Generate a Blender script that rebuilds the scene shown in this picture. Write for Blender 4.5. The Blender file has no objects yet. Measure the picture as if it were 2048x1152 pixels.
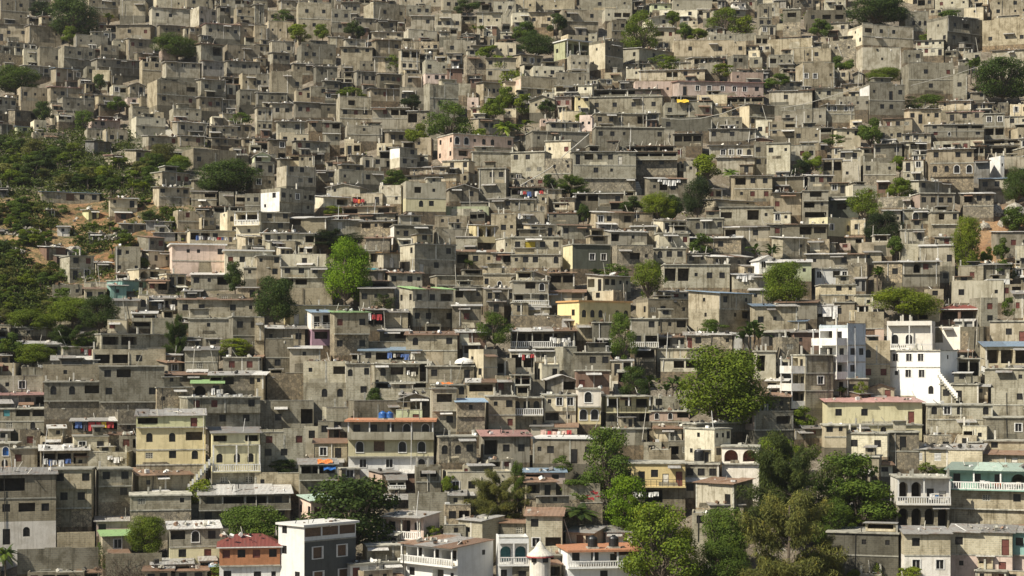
import bpy, math, random, re
from mathutils import Vector, Matrix
R = math.radians
rnd = random.Random(7)
C = bpy.context.scene.collection

# ------------------------------------------------------------------ camera, sky, sun, exposure
F, VH, UC = 3600.0, 720.0, 1024.0          # focal length, horizon row and centre column of the 2048 x 1152 photograph
cam = bpy.data.cameras.new('camera'); co = bpy.data.objects.new('camera', cam); C.objects.link(co)
co.rotation_euler = (R(90), 0, 0)
cam.sensor_width = 36; cam.lens = 36 * F / 2048
cam.shift_y = (VH - 576) / 2048
cam.clip_end = 6000; cam.clip_start = 1
bpy.context.scene.camera = co
SUN_EL, SUN_AZ = 45, 57                    # azimuth: degrees to the left of straight behind the camera
w = bpy.data.worlds.new('World'); bpy.context.scene.world = w; w.use_nodes = True
nt = w.node_tree; sky = nt.nodes.new('ShaderNodeTexSky'); sky.sky_type = 'NISHITA'; sky.sun_disc = False
sky.sun_elevation = R(SUN_EL); sky.sun_rotation = R(180 + SUN_AZ)
nt.links.new(sky.outputs[0], nt.nodes['Background'].inputs[0]); nt.nodes['Background'].inputs[1].default_value = 0.056
sl = bpy.data.lights.new('sun', 'SUN'); sl.energy = 4.8; sl.angle = R(0.5); sl.color = (1, .938, .805)
so = bpy.data.objects.new('sun', sl); C.objects.link(so)
sdir = Vector((-math.sin(R(SUN_AZ)) * math.cos(R(SUN_EL)), -math.cos(R(SUN_AZ)) * math.cos(R(SUN_EL)), math.sin(R(SUN_EL))))
so.rotation_euler = sdir.to_track_quat('Z', 'Y').to_euler(); so.location = sdir * 300
vs = bpy.context.scene.view_settings
vs.view_transform = 'Standard'; vs.look = 'None'; vs.exposure = 0.58; vs.gamma = 1

# ------------------------------------------------------------------ terrain: a slope that steepens away from the camera
def sst(a, b, x):
    t = max(0, min(1, (x - a) / (b - a))); return t * t * (3 - 2 * t)
def depth(u, v):
    d = 468700.0 / (v + 953)
    d *= 1 + .07 * sst(900, 450, u) * sst(430, 240, v)
    d *= 1 + .03 * sst(420, 60, u) * sst(700, 520, v)
    d *= 1 + .008 * math.sin(u / 97 + 1.3) * math.cos(v / 140) + .006 * math.sin(u / 41 + v / 120)
    return d
def in_box(u, v): return sst(540, 380, u) * sst(240, 280, v) * sst(680, 600, v)
def drop(u, v):
    return 2.3 * (1 - max(in_box(u, v), .85 * sst(1900, 1980, u) * sst(380, 420, v) * sst(540, 500, v)))
def pt(u, v, d=None):
    if d is None: d = depth(u, v)
    return Vector((d * (u - UC) / F, d, d * (VH - v) / F))

# ------------------------------------------------------------------ materials
MATS = {}
def newmat(name):
    m = bpy.data.materials.new(name); m.use_nodes = True
    return m, m.node_tree, m.node_tree.nodes['Principled BSDF']
def N(nt, t, **k):
    n = nt.nodes.new(t)
    for a, b in k.items(): setattr(n, a, b)
    return n
def math_(nt, op, a, b=None, clamp=False):
    n = N(nt, 'ShaderNodeMath', operation=op, use_clamp=clamp)
    for i, x in enumerate((a, b)):
        if x is None: continue
        if isinstance(x, (int, float)): n.inputs[i].default_value = x
        else: nt.links.new(x, n.inputs[i])
    return n.outputs[0]
def mix(nt, fac, a, b, mode='MIX'):
    n = N(nt, 'ShaderNodeMix', data_type='RGBA', blend_type=mode)
    for i, x in ((0, fac), (6, a), (7, b)):
        if isinstance(x, (int, float)): n.inputs[i].default_value = x
        elif isinstance(x, tuple): n.inputs[i].default_value = x + (1,)
        else: nt.links.new(x, n.inputs[i])
    return n.outputs[2]
def ramp(nt, x, a, b):
    n = N(nt, 'ShaderNodeMapRange', interpolation_type='SMOOTHSTEP'); nt.links.new(x, n.inputs[0])
    n.inputs[1].default_value = a; n.inputs[2].default_value = b; return n.outputs[0]
def noise(nt, vec, scale, detail=4, rough=.6):
    n = N(nt, 'ShaderNodeTexNoise'); n.inputs['Scale'].default_value = scale; n.inputs['Detail'].default_value = detail
    n.inputs['Roughness'].default_value = rough
    if vec is not None: nt.links.new(vec, n.inputs['Vector'])
    return n.outputs[0]
def mapped(nt, src, sc):
    n = N(nt, 'ShaderNodeMapping'); n.inputs['Scale'].default_value = sc; nt.links.new(src, n.inputs[0]); return n.outputs[0]
def attr(nt, name):
    return N(nt, 'ShaderNodeAttribute', attribute_name=name)

def wall_mat(key, name, col, kind='plaster', dirt=.45, rough=.9):
    m, nt, b = newmat(name)
    L = nt.links.new
    tc = N(nt, 'ShaderNodeTexCoord'); geo = N(nt, 'ShaderNodeNewGeometry')
    jit = attr(nt, 'jit').outputs['Fac']
    pos = geo.outputs['Position']
    sx = N(nt, 'ShaderNodeSeparateXYZ'); L(tc.outputs['Object'], sx.inputs[0])
    flat = N(nt, 'ShaderNodeCombineXYZ'); L(math_(nt, 'ADD', sx.outputs[0], sx.outputs[1]), flat.inputs[0]); L(sx.outputs[2], flat.inputs[1])
    # per house tone
    c = mix(nt, jit, tuple(x * (.55 if dirt > .4 else .8) for x in col), tuple(min(.86, x * (1.3 if dirt > .4 else 1.1)) for x in col))
    warm = N(nt, 'ShaderNodeMix', data_type='RGBA', blend_type='MULTIPLY')
    c = mix(nt, ramp(nt, math_(nt, 'FRACT', math_(nt, 'MULTIPLY', jit, 7.31)), .2, 1.), c, mix(nt, 1.0, c, (1.06, .98, .88), 'MULTIPLY'))
    n1 = noise(nt, pos, .55, 5, .65); n2 = noise(nt, pos, 3.5, 5, .7)
    if kind == 'block':
        br = N(nt, 'ShaderNodeTexBrick'); L(flat.outputs[0], br.inputs['Vector'])
        br.inputs['Scale'].default_value = 1; br.inputs['Mortar Size'].default_value = .035; br.inputs['Brick Width'].default_value = .52; br.inputs['Row Height'].default_value = .26
        br.inputs['Color1'].default_value = (1.0, 1.0, 1.0, 1); br.inputs['Color2'].default_value = (.68, .665, .63, 1); br.inputs['Mortar'].default_value = (1.18, 1.14, 1.05, 1)
        br.inputs['Bias'].default_value = -.3
        c = mix(nt, .85, c, br.outputs[0], 'MULTIPLY')
    elif kind == 'stone':
        vo = N(nt, 'ShaderNodeTexVoronoi'); L(flat.outputs[0], vo.inputs['Vector']); vo.inputs['Scale'].default_value = 2.6
        ve = N(nt, 'ShaderNodeTexVoronoi', feature='DISTANCE_TO_EDGE'); L(flat.outputs[0], ve.inputs['Vector']); ve.inputs['Scale'].default_value = 2.6
        sp = N(nt, 'ShaderNodeSeparateColor'); L(vo.outputs['Color'], sp.inputs[0])
        c = mix(nt, sp.outputs[0], mix(nt, 1., c, (.62, .60, .58), 'MULTIPLY'), mix(nt, 1., c, (1.3, 1.22, 1.1), 'MULTIPLY'))
        c = mix(nt, ramp(nt, ve.outputs['Distance'], .07, .0), c, (.10, .085, .06))
    elif kind == 'tin':
        wv = N(nt, 'ShaderNodeTexWave'); L(flat.outputs[0], wv.inputs['Vector']); wv.inputs['Scale'].default_value = 1.6
        c = mix(nt, math_(nt, 'MULTIPLY', wv.outputs[1], .35), c, (.10, .085, .07))
    # patches of weather: big blotches, fine grain, rain streaks
    c = mix(nt, math_(nt, 'MULTIPLY', ramp(nt, n1, .45, .62), dirt), c, mix(nt, 1., c, (.50, .47, .40), 'MULTIPLY'))
    st = noise(nt, mapped(nt, pos, (2.6, 2.6, .22)), 1.0, 4, .6)
    c = mix(nt, math_(nt, 'MULTIPLY', ramp(nt, st, .50, .66), dirt), c, mix(nt, 1., c, (.46, .44, .385), 'MULTIPLY'))
    c = mix(nt, math_(nt, 'MULTIPLY', ramp(nt, n2, .52, .75), dirt * .8), c, mix(nt, 1., c, (.54, .51, .45), 'MULTIPLY'))
    c = mix(nt, math_(nt, 'MULTIPLY', ramp(nt, n2, .42, .25), dirt * .5), c, mix(nt, 1., c, (1.35, 1.32, 1.25), 'MULTIPLY'))
    L(c, b.inputs['Base Color']); b.inputs['Roughness'].default_value = rough
    bp = N(nt, 'ShaderNodeBump'); bp.inputs['Strength'].default_value = .5; bp.inputs['Distance'].default_value = .06
    L(n2, bp.inputs['Height']); L(bp.outputs[0], b.inputs['Normal'])
    MATS[key] = m
def plain_mat(key, name, col, rough=.7, metal=0, var=.35, scale=4., tint=None):
    m, nt, b = newmat(name); geo = N(nt, 'ShaderNodeNewGeometry')
    n = noise(nt, geo.outputs['Position'], scale, 4, .65)
    jit = attr(nt, 'jit').outputs['Fac']
    c = mix(nt, jit, tuple(x * (1 - var * .6) for x in col), tuple(min(.9, x * (1 + var * .5)) for x in col))
    c = mix(nt, ramp(nt, n, .40, .68), c, tint or tuple(x * (1 - var) for x in col))
    nt.links.new(c, b.inputs['Base Color']); b.inputs['Roughness'].default_value = rough; b.inputs['Metallic'].default_value = metal
    MATS[key] = m
def tin_mat(key, name, col, rust=.3):
    m, nt, b = newmat(name); L = nt.links.new
    tc = N(nt, 'ShaderNodeTexCoord'); geo = N(nt, 'ShaderNodeNewGeometry'); pos = geo.outputs['Position']
    jit = attr(nt, 'jit').outputs['Fac']
    c = mix(nt, jit, tuple(x * .6 for x in col), tuple(min(.85, x * 1.25) for x in col))
    n = noise(nt, pos, .8, 5, .7); n2 = noise(nt, mapped(nt, pos, (5, .7, .7)), 1., 3)
    c = mix(nt, math_(nt, 'MULTIPLY', ramp(nt, n, .50, .66), rust), c, (.20, .09, .04))
    c = mix(nt, math_(nt, 'MULTIPLY', ramp(nt, n2, .5, .75), .5), c, (.09, .075, .06))
    wv = N(nt, 'ShaderNodeTexWave'); L(tc.outputs['Object'], wv.inputs['Vector']); wv.inputs['Scale'].default_value = 1.9
    bp = N(nt, 'ShaderNodeBump'); bp.inputs['Strength'].default_value = .7; bp.inputs['Distance'].default_value = .08; L(wv.outputs[1], bp.inputs['Height'])
    L(c, b.inputs['Base Color']); L(bp.outputs[0], b.inputs['Normal']); b.inputs['Roughness'].default_value = .55; b.inputs['Metallic'].default_value = .1
    MATS[key] = m

for k, nm, col, kd, d in (
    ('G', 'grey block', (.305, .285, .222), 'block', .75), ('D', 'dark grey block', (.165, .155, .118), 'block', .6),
    ('L', 'tan block', (.45, .418, .318), 'block', .55), ('P', 'beige render', (.38, .345, .264), 'plaster', .75),  # L is block with warm sunlight put into a lighter colour
    ('C', 'cream render', (.56, .515, .39), 'plaster', .5), ('Y', 'pale yellow paint', (.64, .585, .37), 'plaster', .32),
    ('y', 'yellow paint', (.68, .575, .31), 'plaster', .25), ('W', 'white paint', (.76, .745, .70), 'plaster', .35),
    ('K', 'pink paint', (.56, .45, .385), 'plaster', .45), ('X', 'bright white paint', (.80, .79, .75), 'plaster', .16), ('F', 'stained base', (.205, .168, .116), 'stone', .7), ('B', 'pale blue paint', (.50, .56, .60), 'plaster', .35),
    ('E', 'turquoise paint', (.25, .42, .37), 'plaster', .35), ('O', 'orange paint', (.43, .19, .09), 'plaster', .4),
    ('S', 'rubble stone', (.325, .30, .238), 'stone', .5), ('R', 'brown boards', (.19, .115, .08), 'tin', .5),
    ('V', 'lilac paint', (.42, .28, .37), 'plaster', .3), ('M', 'pale green paint', (.46, .485, .31), 'plaster', .45),
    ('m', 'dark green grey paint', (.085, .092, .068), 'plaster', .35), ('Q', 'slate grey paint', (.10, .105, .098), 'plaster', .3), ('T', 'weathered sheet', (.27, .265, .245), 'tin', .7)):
    wall_mat(k, nm, col, kd, d)
plain_mat('conc', 'concrete', (.42, .40, .33), .9, 0, .5, 2.2)
plain_mat('roofc', 'concrete roof', (.40, .38, .31), .9, 0, .6, 1.2)
plain_mat('pale', 'pale post', (.62, .58, .49), .8, 0, .3)
plain_mat('white', 'white trim', (.74, .72, .67), .6, 0, .25)
plain_mat('int', 'dim interior', (.085, .07, .052), .95, 0, .5, 1.5)  # shade of the open bays is put into this dark colour
plain_mat('glass', 'dark pane', (.018, .016, .015), .35, 0, .6)
plain_mat('red', 'red brown shutter', (.17, .05, .035), .6, 0, .4)
plain_mat('wood', 'brown wood', (.15, .085, .045), .7, 0, .5)
plain_mat('tan', 'tan plaster detail', (.48, .33, .18), .8, 0, .4)
plain_mat('blue', 'blue paint', (.05, .16, .36), .5, 0, .3)
plain_mat('teal', 'teal shutter', (.10, .34, .36), .5, 0, .3)
plain_mat('yel', 'yellow screen', (.50, .38, .03), .7, 0, .3)
plain_mat('orange', 'orange trim', (.46, .21, .11), .7, 0, .35)
plain_mat('pinkt', 'pink trim', (.66, .46, .38), .7, 0, .3)
plain_mat('iron', 'dark iron', (.05, .047, .043), .5, .3, .4)
plain_mat('plas', 'black plastic', (.018, .018, .018), .4, 0, .3)
plain_mat('bplas', 'blue plastic', (.03, .13, .40), .35, 0, .3)
plain_mat('cwhite', 'white cloth', (.72, .70, .66), .9, 0, .3)
plain_mat('cred', 'red cloth', (.42, .05, .05), .9, 0, .3)
plain_mat('cblue', 'blue cloth', (.08, .14, .34), .9, 0, .3)
plain_mat('corange', 'orange cloth', (.72, .22, .05), .8, 0, .25)
plain_mat('cyellow', 'yellow cloth', (.66, .45, .04), .8, 0, .25)
plain_mat('cdark', 'dark cloth', (.06, .05, .055), .9, 0, .4)
plain_mat('deb', 'debris', (.36, .33, .27), .95, 0, .8, 3.)
plain_mat('bark', 'bark', (.13, .10, .07), .95, 0, .5, 6.)
for k, nm, col, ru in (('t', 'grey sheet', (.36, .345, .315), .5), ('w', 'pale sheet', (.64, .62, .575), .3), ('r', 'rusted sheet', (.285, .185, .125), .7),
                       ('g', 'green sheet', (.30, .46, .20), .1), ('b', 'blue sheet', (.28, .38, .48), .3), ('k', 'pink sheet', (.52, .30, .265), .3),
                       ('mint', 'mint sheet', (.46, .57, .47), .15), ('hip', 'red roof', (.20, .055, .042), .15), ('o', 'orange sheet', (.52, .30, .12), .4)):
    tin_mat('tin' + k, nm, col, ru)

def leaf_mat(key, name):
    m, nt, b = newmat(name); L = nt.links.new
    oi = N(nt, 'ShaderNodeObjectInfo'); jit = attr(nt, 'jit').outputs['Fac']
    geo = N(nt, 'ShaderNodeNewGeometry'); n = noise(nt, geo.outputs['Position'], .9, 3)
    c = mix(nt, jit, mix(nt, 1., oi.outputs['Color'], (.50, .58, .62), 'MULTIPLY'), mix(nt, 1., oi.outputs['Color'], (1.45, 1.32, 1.05), 'MULTIPLY'))
    c = mix(nt, ramp(nt, n, .5, .72), c, mix(nt, 1., c, (1.35, 1.15, .7), 'MULTIPLY'))
    L(c, b.inputs['Base Color']); b.inputs['Roughness'].default_value = .75; b.inputs['Specular IOR Level'].default_value = .2
    tr = N(nt, 'ShaderNodeBsdfTranslucent'); L(c, tr.inputs[0])
    ms = N(nt, 'ShaderNodeMixShader'); ms.inputs[0].default_value = .28
    L(b.outputs[0], ms.inputs[1]); L(tr.outputs[0], ms.inputs[2]); L(ms.outputs[0], nt.nodes['Material Output'].inputs[0])
    MATS[key] = m
leaf_mat('leaf', 'foliage')

m, nt, b = newmat('hillside earth'); geo = N(nt, 'ShaderNodeNewGeometry'); pos = geo.outputs['Position']
n1 = noise(nt, pos, .05, 5, .6); n2 = noise(nt, pos, .5, 6, .7); n3 = noise(nt, pos, 2.5, 5, .75)
c = mix(nt, ramp(nt, n1, .42, .60), (.17, .142, .10), (.24, .19, .13))
c = mix(nt, ramp(nt, n2, .45, .62), c, (.29, .25, .19))
gr = N(nt, 'ShaderNodeAttribute', attribute_name='green').outputs['Fac']
rd = N(nt, 'ShaderNodeAttribute', attribute_name='red').outputs['Fac']
c = mix(nt, math_(nt, 'MULTIPLY', ramp(nt, n2, .26, .48), rd), c, mix(nt, ramp(nt, n1, .4, .6), (.32, .155, .065), (.44, .27, .13)))
c = mix(nt, math_(nt, 'MULTIPLY', ramp(nt, n2, .62, .38), gr, True), c, (.06, .075, .018))
c = mix(nt, ramp(nt, n3, .45, .7), c, mix(nt, 1., c, (.45, .43, .40), 'MULTIPLY'))
nt.links.new(c, b.inputs['Base Color']); b.inputs['Roughness'].default_value = .95
bp = N(nt, 'ShaderNodeBump'); bp.inputs['Distance'].default_value = .5; nt.links.new(n3, bp.inputs['Height']); nt.links.new(bp.outputs[0], b.inputs['Normal'])
MATS['earth'] = m

# ------------------------------------------------------------------ mesh buffer
class MB:
    def __init__(s): s.v, s.f, s.m, s.j, s.jit = [], [], [], [], .5
    def face(s, pts, mat, jit=None):
        n = len(s.v); s.v += [tuple(p) for p in pts]; s.f.append(tuple(range(n, n + len(pts)))); s.m.append(mat); s.j.append(s.jit if jit is None else jit)
    def hexa(s, p, mat, jit=None, skip=()):            # p: 4 bottom, 4 top
        n = len(s.v); s.v += [tuple(q) for q in p]
        for k, q in enumerate(((3, 2, 1, 0), (4, 5, 6, 7), (0, 1, 5, 4), (1, 2, 6, 5), (2, 3, 7, 6), (3, 0, 4, 7))):
            if k in skip: continue
            s.f.append(tuple(n + i for i in q)); s.m.append(mat); s.j.append(s.jit if jit is None else jit)
    def box(s, x0, x1, y0, y1, z0, z1, mat, jit=None):
        s.hexa([(x0, y0, z0), (x1, y0, z0), (x1, y1, z0), (x0, y1, z0), (x0, y0, z1), (x1, y0, z1), (x1, y1, z1), (x0, y1, z1)], mat, jit)
    def tube(s, a, b, r0, r1, mat, n=6, jit=None):
        a, b = Vector(a), Vector(b); d = (b - a).normalized()
        x = d.orthogonal().normalized(); y = d.cross(x)
        base = len(s.v)
        for c_, r in ((a, r0), (b, r1)):
            for i in range(n):
                t = 2 * math.pi * i / n; s.v.append(tuple(c_ + (x * math.cos(t) + y * math.sin(t)) * r))
        for i in range(n):
            k = (i + 1) % n; s.f.append((base + i, base + k, base + n + k, base + n + i)); s.m.append(mat); s.j.append(s.jit if jit is None else jit)
        s.f.append(tuple(base + n + i for i in range(n))); s.m.append(mat); s.j.append(s.jit if jit is None else jit)
    def lathe(s, prof, mat, n=14, c=(0, 0, 0)):
        base = len(s.v)
        for r, z in prof:
            for i in range(n):
                t = 2 * math.pi * i / n; s.v.append((c[0] + r * math.cos(t), c[1] + r * math.sin(t), c[2] + z))
        for k in range(len(prof) - 1):
            for i in range(n):
                q = (i + 1) % n; s.f.append((base + k * n + i, base + k * n + q, base + (k + 1) * n + q, base + (k + 1) * n + i)); s.m.append(mat); s.j.append(s.jit)
    def add(s, o, M, jit=None):
        n = len(s.v); s.v += [tuple(M @ Vector(p)) for p in o.v]
        s.f += [tuple(n + i for i in f) for f in o.f]; s.m += o.m; s.j += o.j if jit is None else [jit] * len(o.j)
    def mesh(s, name):
        me = bpy.data.meshes.new(name); me.from_pydata(s.v, [], s.f)
        keys = list(dict.fromkeys(s.m)); ix = {k: i for i, k in enumerate(keys)}
        for k in keys: me.materials.append(MATS[k])
        me.polygons.foreach_set('material_index', [ix[k] for k in s.m])
        a = me.attributes.new('jit', 'FLOAT', 'FACE'); a.data.foreach_set('value', s.j)
        me.update(); return me
    def obj(s, name, parent=None):
        o = bpy.data.objects.new(name, s.mesh(name)); C.objects.link(o)
        if parent: o.parent = parent
        return o
def tag(o, label=None, cat=None, group=None, kind=None):
    for k, x in (('label', label), ('category', cat), ('group', group), ('kind', kind)):
        if x: o[k] = x
    return o
def empty(name, loc, rz=0):
    o = bpy.data.objects.new(name, None); C.objects.link(o); o.location = loc; o.rotation_euler = (0, 0, rz); o.empty_display_size = .5
    return o

# ground sheet
us = [-1400 + 25 * i for i in range(195)]; vsr = [-560 + 14 * i for i in range(160)] + [1690 + 90 * i for i in range(40)]
G = MB(); gv = []; ga = []; ra = []
for v in vsr:
    for u in us:
        p = pt(u, v); p.z -= drop(u, v); gv.append(tuple(p))
        rav = sst(520, 330, u) * sst(250, 285, v) * sst(660, 600, v)
        ga.append(max(rav * .9, .35 * sst(.2, .9, math.sin(u / 63) * math.sin(v / 51 + u / 90))))
        ra.append(max(.95 * sst(430, 330, u) * sst(375, 410, v) * sst(600, 540, v), .9 * sst(1890, 1960, u) * sst(380, 410, v) * sst(540, 500, v)))
nu = len(us); gf = [(i * nu + k, i * nu + k + 1, (i + 1) * nu + k + 1, (i + 1) * nu + k) for i in range(len(vsr) - 1) for k in range(nu - 1)]
me = bpy.data.meshes.new('hillside'); me.from_pydata(gv, [], gf); me.materials.append(MATS['earth'])
me.attributes.new('green', 'FLOAT', 'POINT').data.foreach_set('value', ga); me.attributes.new('red', 'FLOAT', 'POINT').data.foreach_set('value', ra)
me.shade_smooth()
g = bpy.data.objects.new('hillside', me); C.objects.link(g); g['kind'] = 'structure'; g['label'] = 'bare earth hillside under the houses'
# ------------------------------------------------------------------ window and door meshes shared by every opening (unit width and height, facing -y)
UNIT = {}
ASP = 1.45
def arc(n=10):
    sp = 1 - .5 / ASP
    return [(-.5 + .5 * (1 - math.cos(math.pi * i / n)) , sp + .5 / ASP * math.sin(math.pi * i / n)) for i in range(n + 1)]
def unit(kind):
    if kind in UNIT: return UNIT[kind]
    b = MB(); q = lambda x0, x1, z0, z1, y, m: b.face([(x0, y, z0), (x1, y, z0), (x1, y, z1), (x0, y, z1)], m)
    body = {'w': 'glass', 'n': 'glass', 'f': 'glass', 'r': 'red', 'p': 'pale', 'b': 'teal', 'Y': 'yel', 'm': 'wood', 'R': 'wood', 'd': 'glass', 'D': 'red', 'B': 'blue', 'k': 'int', 'F': 'wood'}.get(kind)
    if body:
        q(-.5, .5, 0, 1, 0, body)
        fr = 'white' if kind in 'fF' else ('iron' if kind in 'wnk' else 'wood')
        t = .085 if kind in 'fF' else .05
        for a in ((-.5 - (t if kind in 'fF' else 0), -.5 + t * .6, 0, 1), (.5 - t * .6, .5 + (t if kind in 'fF' else 0), 0, 1)): b.box(a[0], a[1], -.06 if kind not in 'fF' else -.17, -.005, a[2], a[3], fr)
        if kind in 'fF':
            for z in (-t * .9, 1): b.box(-.5 - t, .5 + t, -.17, -.005, z, z + t * .9, fr)
        if kind in 'wfnR': b.box(-.025, .025, -.045, -.005, 0, 1, fr)
        if kind in 'rmbY':
            for i in range(5): b.box(-.46, .46, -.04, -.005, .06 + i * .19, .15 + i * .19, body)
        if kind in 'dDpB':
            b.box(-.42, .42, -.035, -.005, .08, .45, body); b.box(-.42, .42, -.035, -.005, .55, .93, body)
    elif kind in 'aAZ':
        pts = [(-.5, 0)] + arc() + [(.5, 0)]
        b.face([(x, 0, z) for x, z in pts[::-1]], 'bplas' if kind == 'Z' else 'glass')
        b.box(-.02, .02, -.04, -.005, 0, .98, 'iron'); b.box(-.5, .5, -.04, -.005, .60, .635, 'iron')
        if kind in 'AZ':
            o = [(x * 1.2, .5 + (z - .5) * 1.14) for x, z in pts]
            for i in range(len(pts) - 1):
                (x0, z0), (x1, z1), (X0, Z0), (X1, Z1) = pts[i], pts[i + 1], o[i], o[i + 1]
                b.hexa([(x0, -.17, z0), (x1, -.17, z1), (X1, -.17, Z1), (X0, -.17, Z0), (x0, -.1, z0), (x1, -.1, z1), (X1, -.1, Z1), (X0, -.1, Z0)], 'white')
            b.box(-.6, .6, -.2, -.1, -.08, 0, 'white')
    elif kind == 'g':
        q(-.5, .5, 0, 1, 0, 'int')
        for i in range(4): b.box(-.5 + i * .3, -.4 + i * .3, -.1, -.01, 0, 1, 'conc'); b.box(-.5, .5, -.09, -.012, i * .3, i * .3 + .1, 'conc')
    elif kind == 'v':
        q(-.5, .5, 0, 1, 0, 'int')
        for i in range(6): b.box(-.5, .5, -.12, -.02, i * .17, i * .17 + .10, 'white')
    UNIT[kind] = (b, {}); return UNIT[kind]

OPN = {  # kind: (width m, height m, max share of slot, sill share of storey)
 'w': (.95, 1.0, .62, .42), 'W': (2.2, 1.15, .86, .40), 'n': (.55, .62, .4, .50), 'f': (1.0, 1.1, .6, .38), 'r': (.9, 1.0, .6, .40), 'F': (1.55, 1.35, .7, .28),
 'a': (.85, 1.23, .6, .34), 'A': (1.05, 1.5, .62, .26), 'Z': (1.9, 2.0, .8, .2), 'd': (.9, 2.0, .6, .03), 'D': (.9, 2.0, .6, .03), 'p': (.85, 1.7, .55, .1), 'b': (.95, 1.0, .6, .4),
 'g': (1.0, .8, .6, .42), 'v': (.9, 1.1, .6, .34), 'R': (1.5, 1.4, .75, .3), 'Y': (1.9, 1.15, .85, .35), 'm': (3., 1.2, .92, .3),
 'o': (9., 9., .86, .34), 'O': (9., 9., .74, .10), 'B': (.9, 2, .6, .03)}
DOORS = 'dDpB'

class House:
    """collects the parts of one house; parts are later linked as objects or poured into one mesh"""
    def __init__(s): s.parts = []                 # (name, MB) in the house frame
    def part(s, name): b = MB(); b.jit = s.jit; s.parts.append((name, b, None, None)); return b
    def win(s, kind, M, name): s.parts.append((name, kind, M, None))

def facade(h, b, O, ax, W, zs, mats, ops, dshift=None):
    """wall with real openings; O bottom left seen from outside, ax to the right; zs: storey levels from the bottom up"""
    O, ax = Vector(O), Vector(ax); inn = Vector((0, 0, 1)).cross(ax)
    n = len(zs) - 1
    for k in range(n):
        zb, zt = zs[k], zs[k + 1]; hh = zt - zb; mat = mats[k]; ch = ops[k]
        off = dshift[k] if dshift else 0
        P = lambda x, z, d=0.: O + ax * x + Vector((0, 0, z)) + inn * (d - off)
        q = lambda x0, x1, z0, z1, d=0., m=mat: b.face([P(x0, z0, d), P(x1, z0, d), P(x1, z1, d), P(x0, z1, d)], m)
        lst = []; sw = W / max(1, len(ch))
        for i, c in enumerate(ch):
            if c not in OPN: continue
            ow, oh, sh, sill = OPN[c]
            ow = min(ow, sw * sh); cx = sw * (i + .5)
            if c not in 'oOWmY': cx += rnd.uniform(-.08, .08) * sw
            if c in 'oOW': ow = min(ow, sw * sh)
            oh = min(oh, hh * (.60 if c not in DOORS else .80)); z0 = zb + hh * sill
            if c in 'aAZ':
                oh = min(oh, hh * .62); ow = min(ow, oh / ASP); oh = ow * ASP
            if c == 'o': z0 = zb + hh * .30; oh = hh * .56
            if c == 'O': z0 = zb + hh * .12; oh = hh * .72
            if c in DOORS: z0 = zb + .04
            if ow < .25 or oh < .25: continue
            lst.append((cx - ow / 2, cx + ow / 2, z0, min(z0 + oh, zt - .1), c))
        x = 0.
        for x0, x1, z0, z1, c in lst:
            if x0 < x + .01: x0 = x + .01
            if x1 > W - .01: x1 = W - .01
            if x1 - x0 < .2: continue
            q(x, x0, zb, zt); q(x0, x1, zb, z0)
            deep = c in 'oOW'; rec = (1.9 if c != 'W' else .9) if deep else .13
            if c in 'aAOZ':
                r = (x1 - x0) / 2; spr = z1 - (x1 - x0) * .5 / (1 if c != 'O' else 1.)
                spr = max(spr, z0 + (z1 - z0) * .35); nn = 10
                arcp = [(x0 + r - r * math.cos(math.pi * i / nn), spr + (z1 - spr) * math.sin(math.pi * i / nn)) for i in range(nn + 1)]
                b.face([P(a, z) for a, z in arcp] + [P(x1, zt), P(x0, zt)], mat)
                for i in range(nn):
                    (a0, c0), (a1, c1) = arcp[i], arcp[i + 1]
                    b.face([P(a0, c0), P(a1, c1), P(a1, c1, rec), P(a0, c0, rec)], mat)
                zj = spr
            else:
                q(x0, x1, z1, zt); zj = z1
                b.face([P(x0, z1), P(x1, z1), P(x1, z1, rec), P(x0, z1, rec)], mat)
            jm = mat
            b.face([P(x0, z0), P(x0, zj), P(x0, zj, rec), P(x0, z0, rec)], jm); b.face([P(x1, z0), P(x1, zj), P(x1, zj, rec), P(x1, z0, rec)], jm)
            b.face([P(x0, z0), P(x1, z0), P(x1, z0, rec), P(x0, z0, rec)], jm)
            if deep:
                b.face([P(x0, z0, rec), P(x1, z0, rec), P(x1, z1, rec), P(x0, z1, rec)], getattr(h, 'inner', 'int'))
            else:
                nm = 'door' if c in DOORS else 'window'
                M = Matrix((( (x1 - x0) * ax.x, inn.x, 0, 0), ((x1 - x0) * ax.y, inn.y, 0, 0), (0, 0, z1 - z0, 0), (0, 0, 0, 1)))
                p = P((x0 + x1) / 2, z0, rec - .012); M.translation = p
                h.win(c, M, nm)
            x = x1
        q(x, W, zb, zt)

def slab_col(label):
    if 'turquoise' in label: return 'E'
    if 'terracotta' in label: return 'orange'
    if 'white' in label and 'orange roof' not in label: return 'white'
    if 'pinkish orange' in label: return 'tino'
    if 'orange' in label: return 'orange'
    return 'pinkt'

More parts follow.
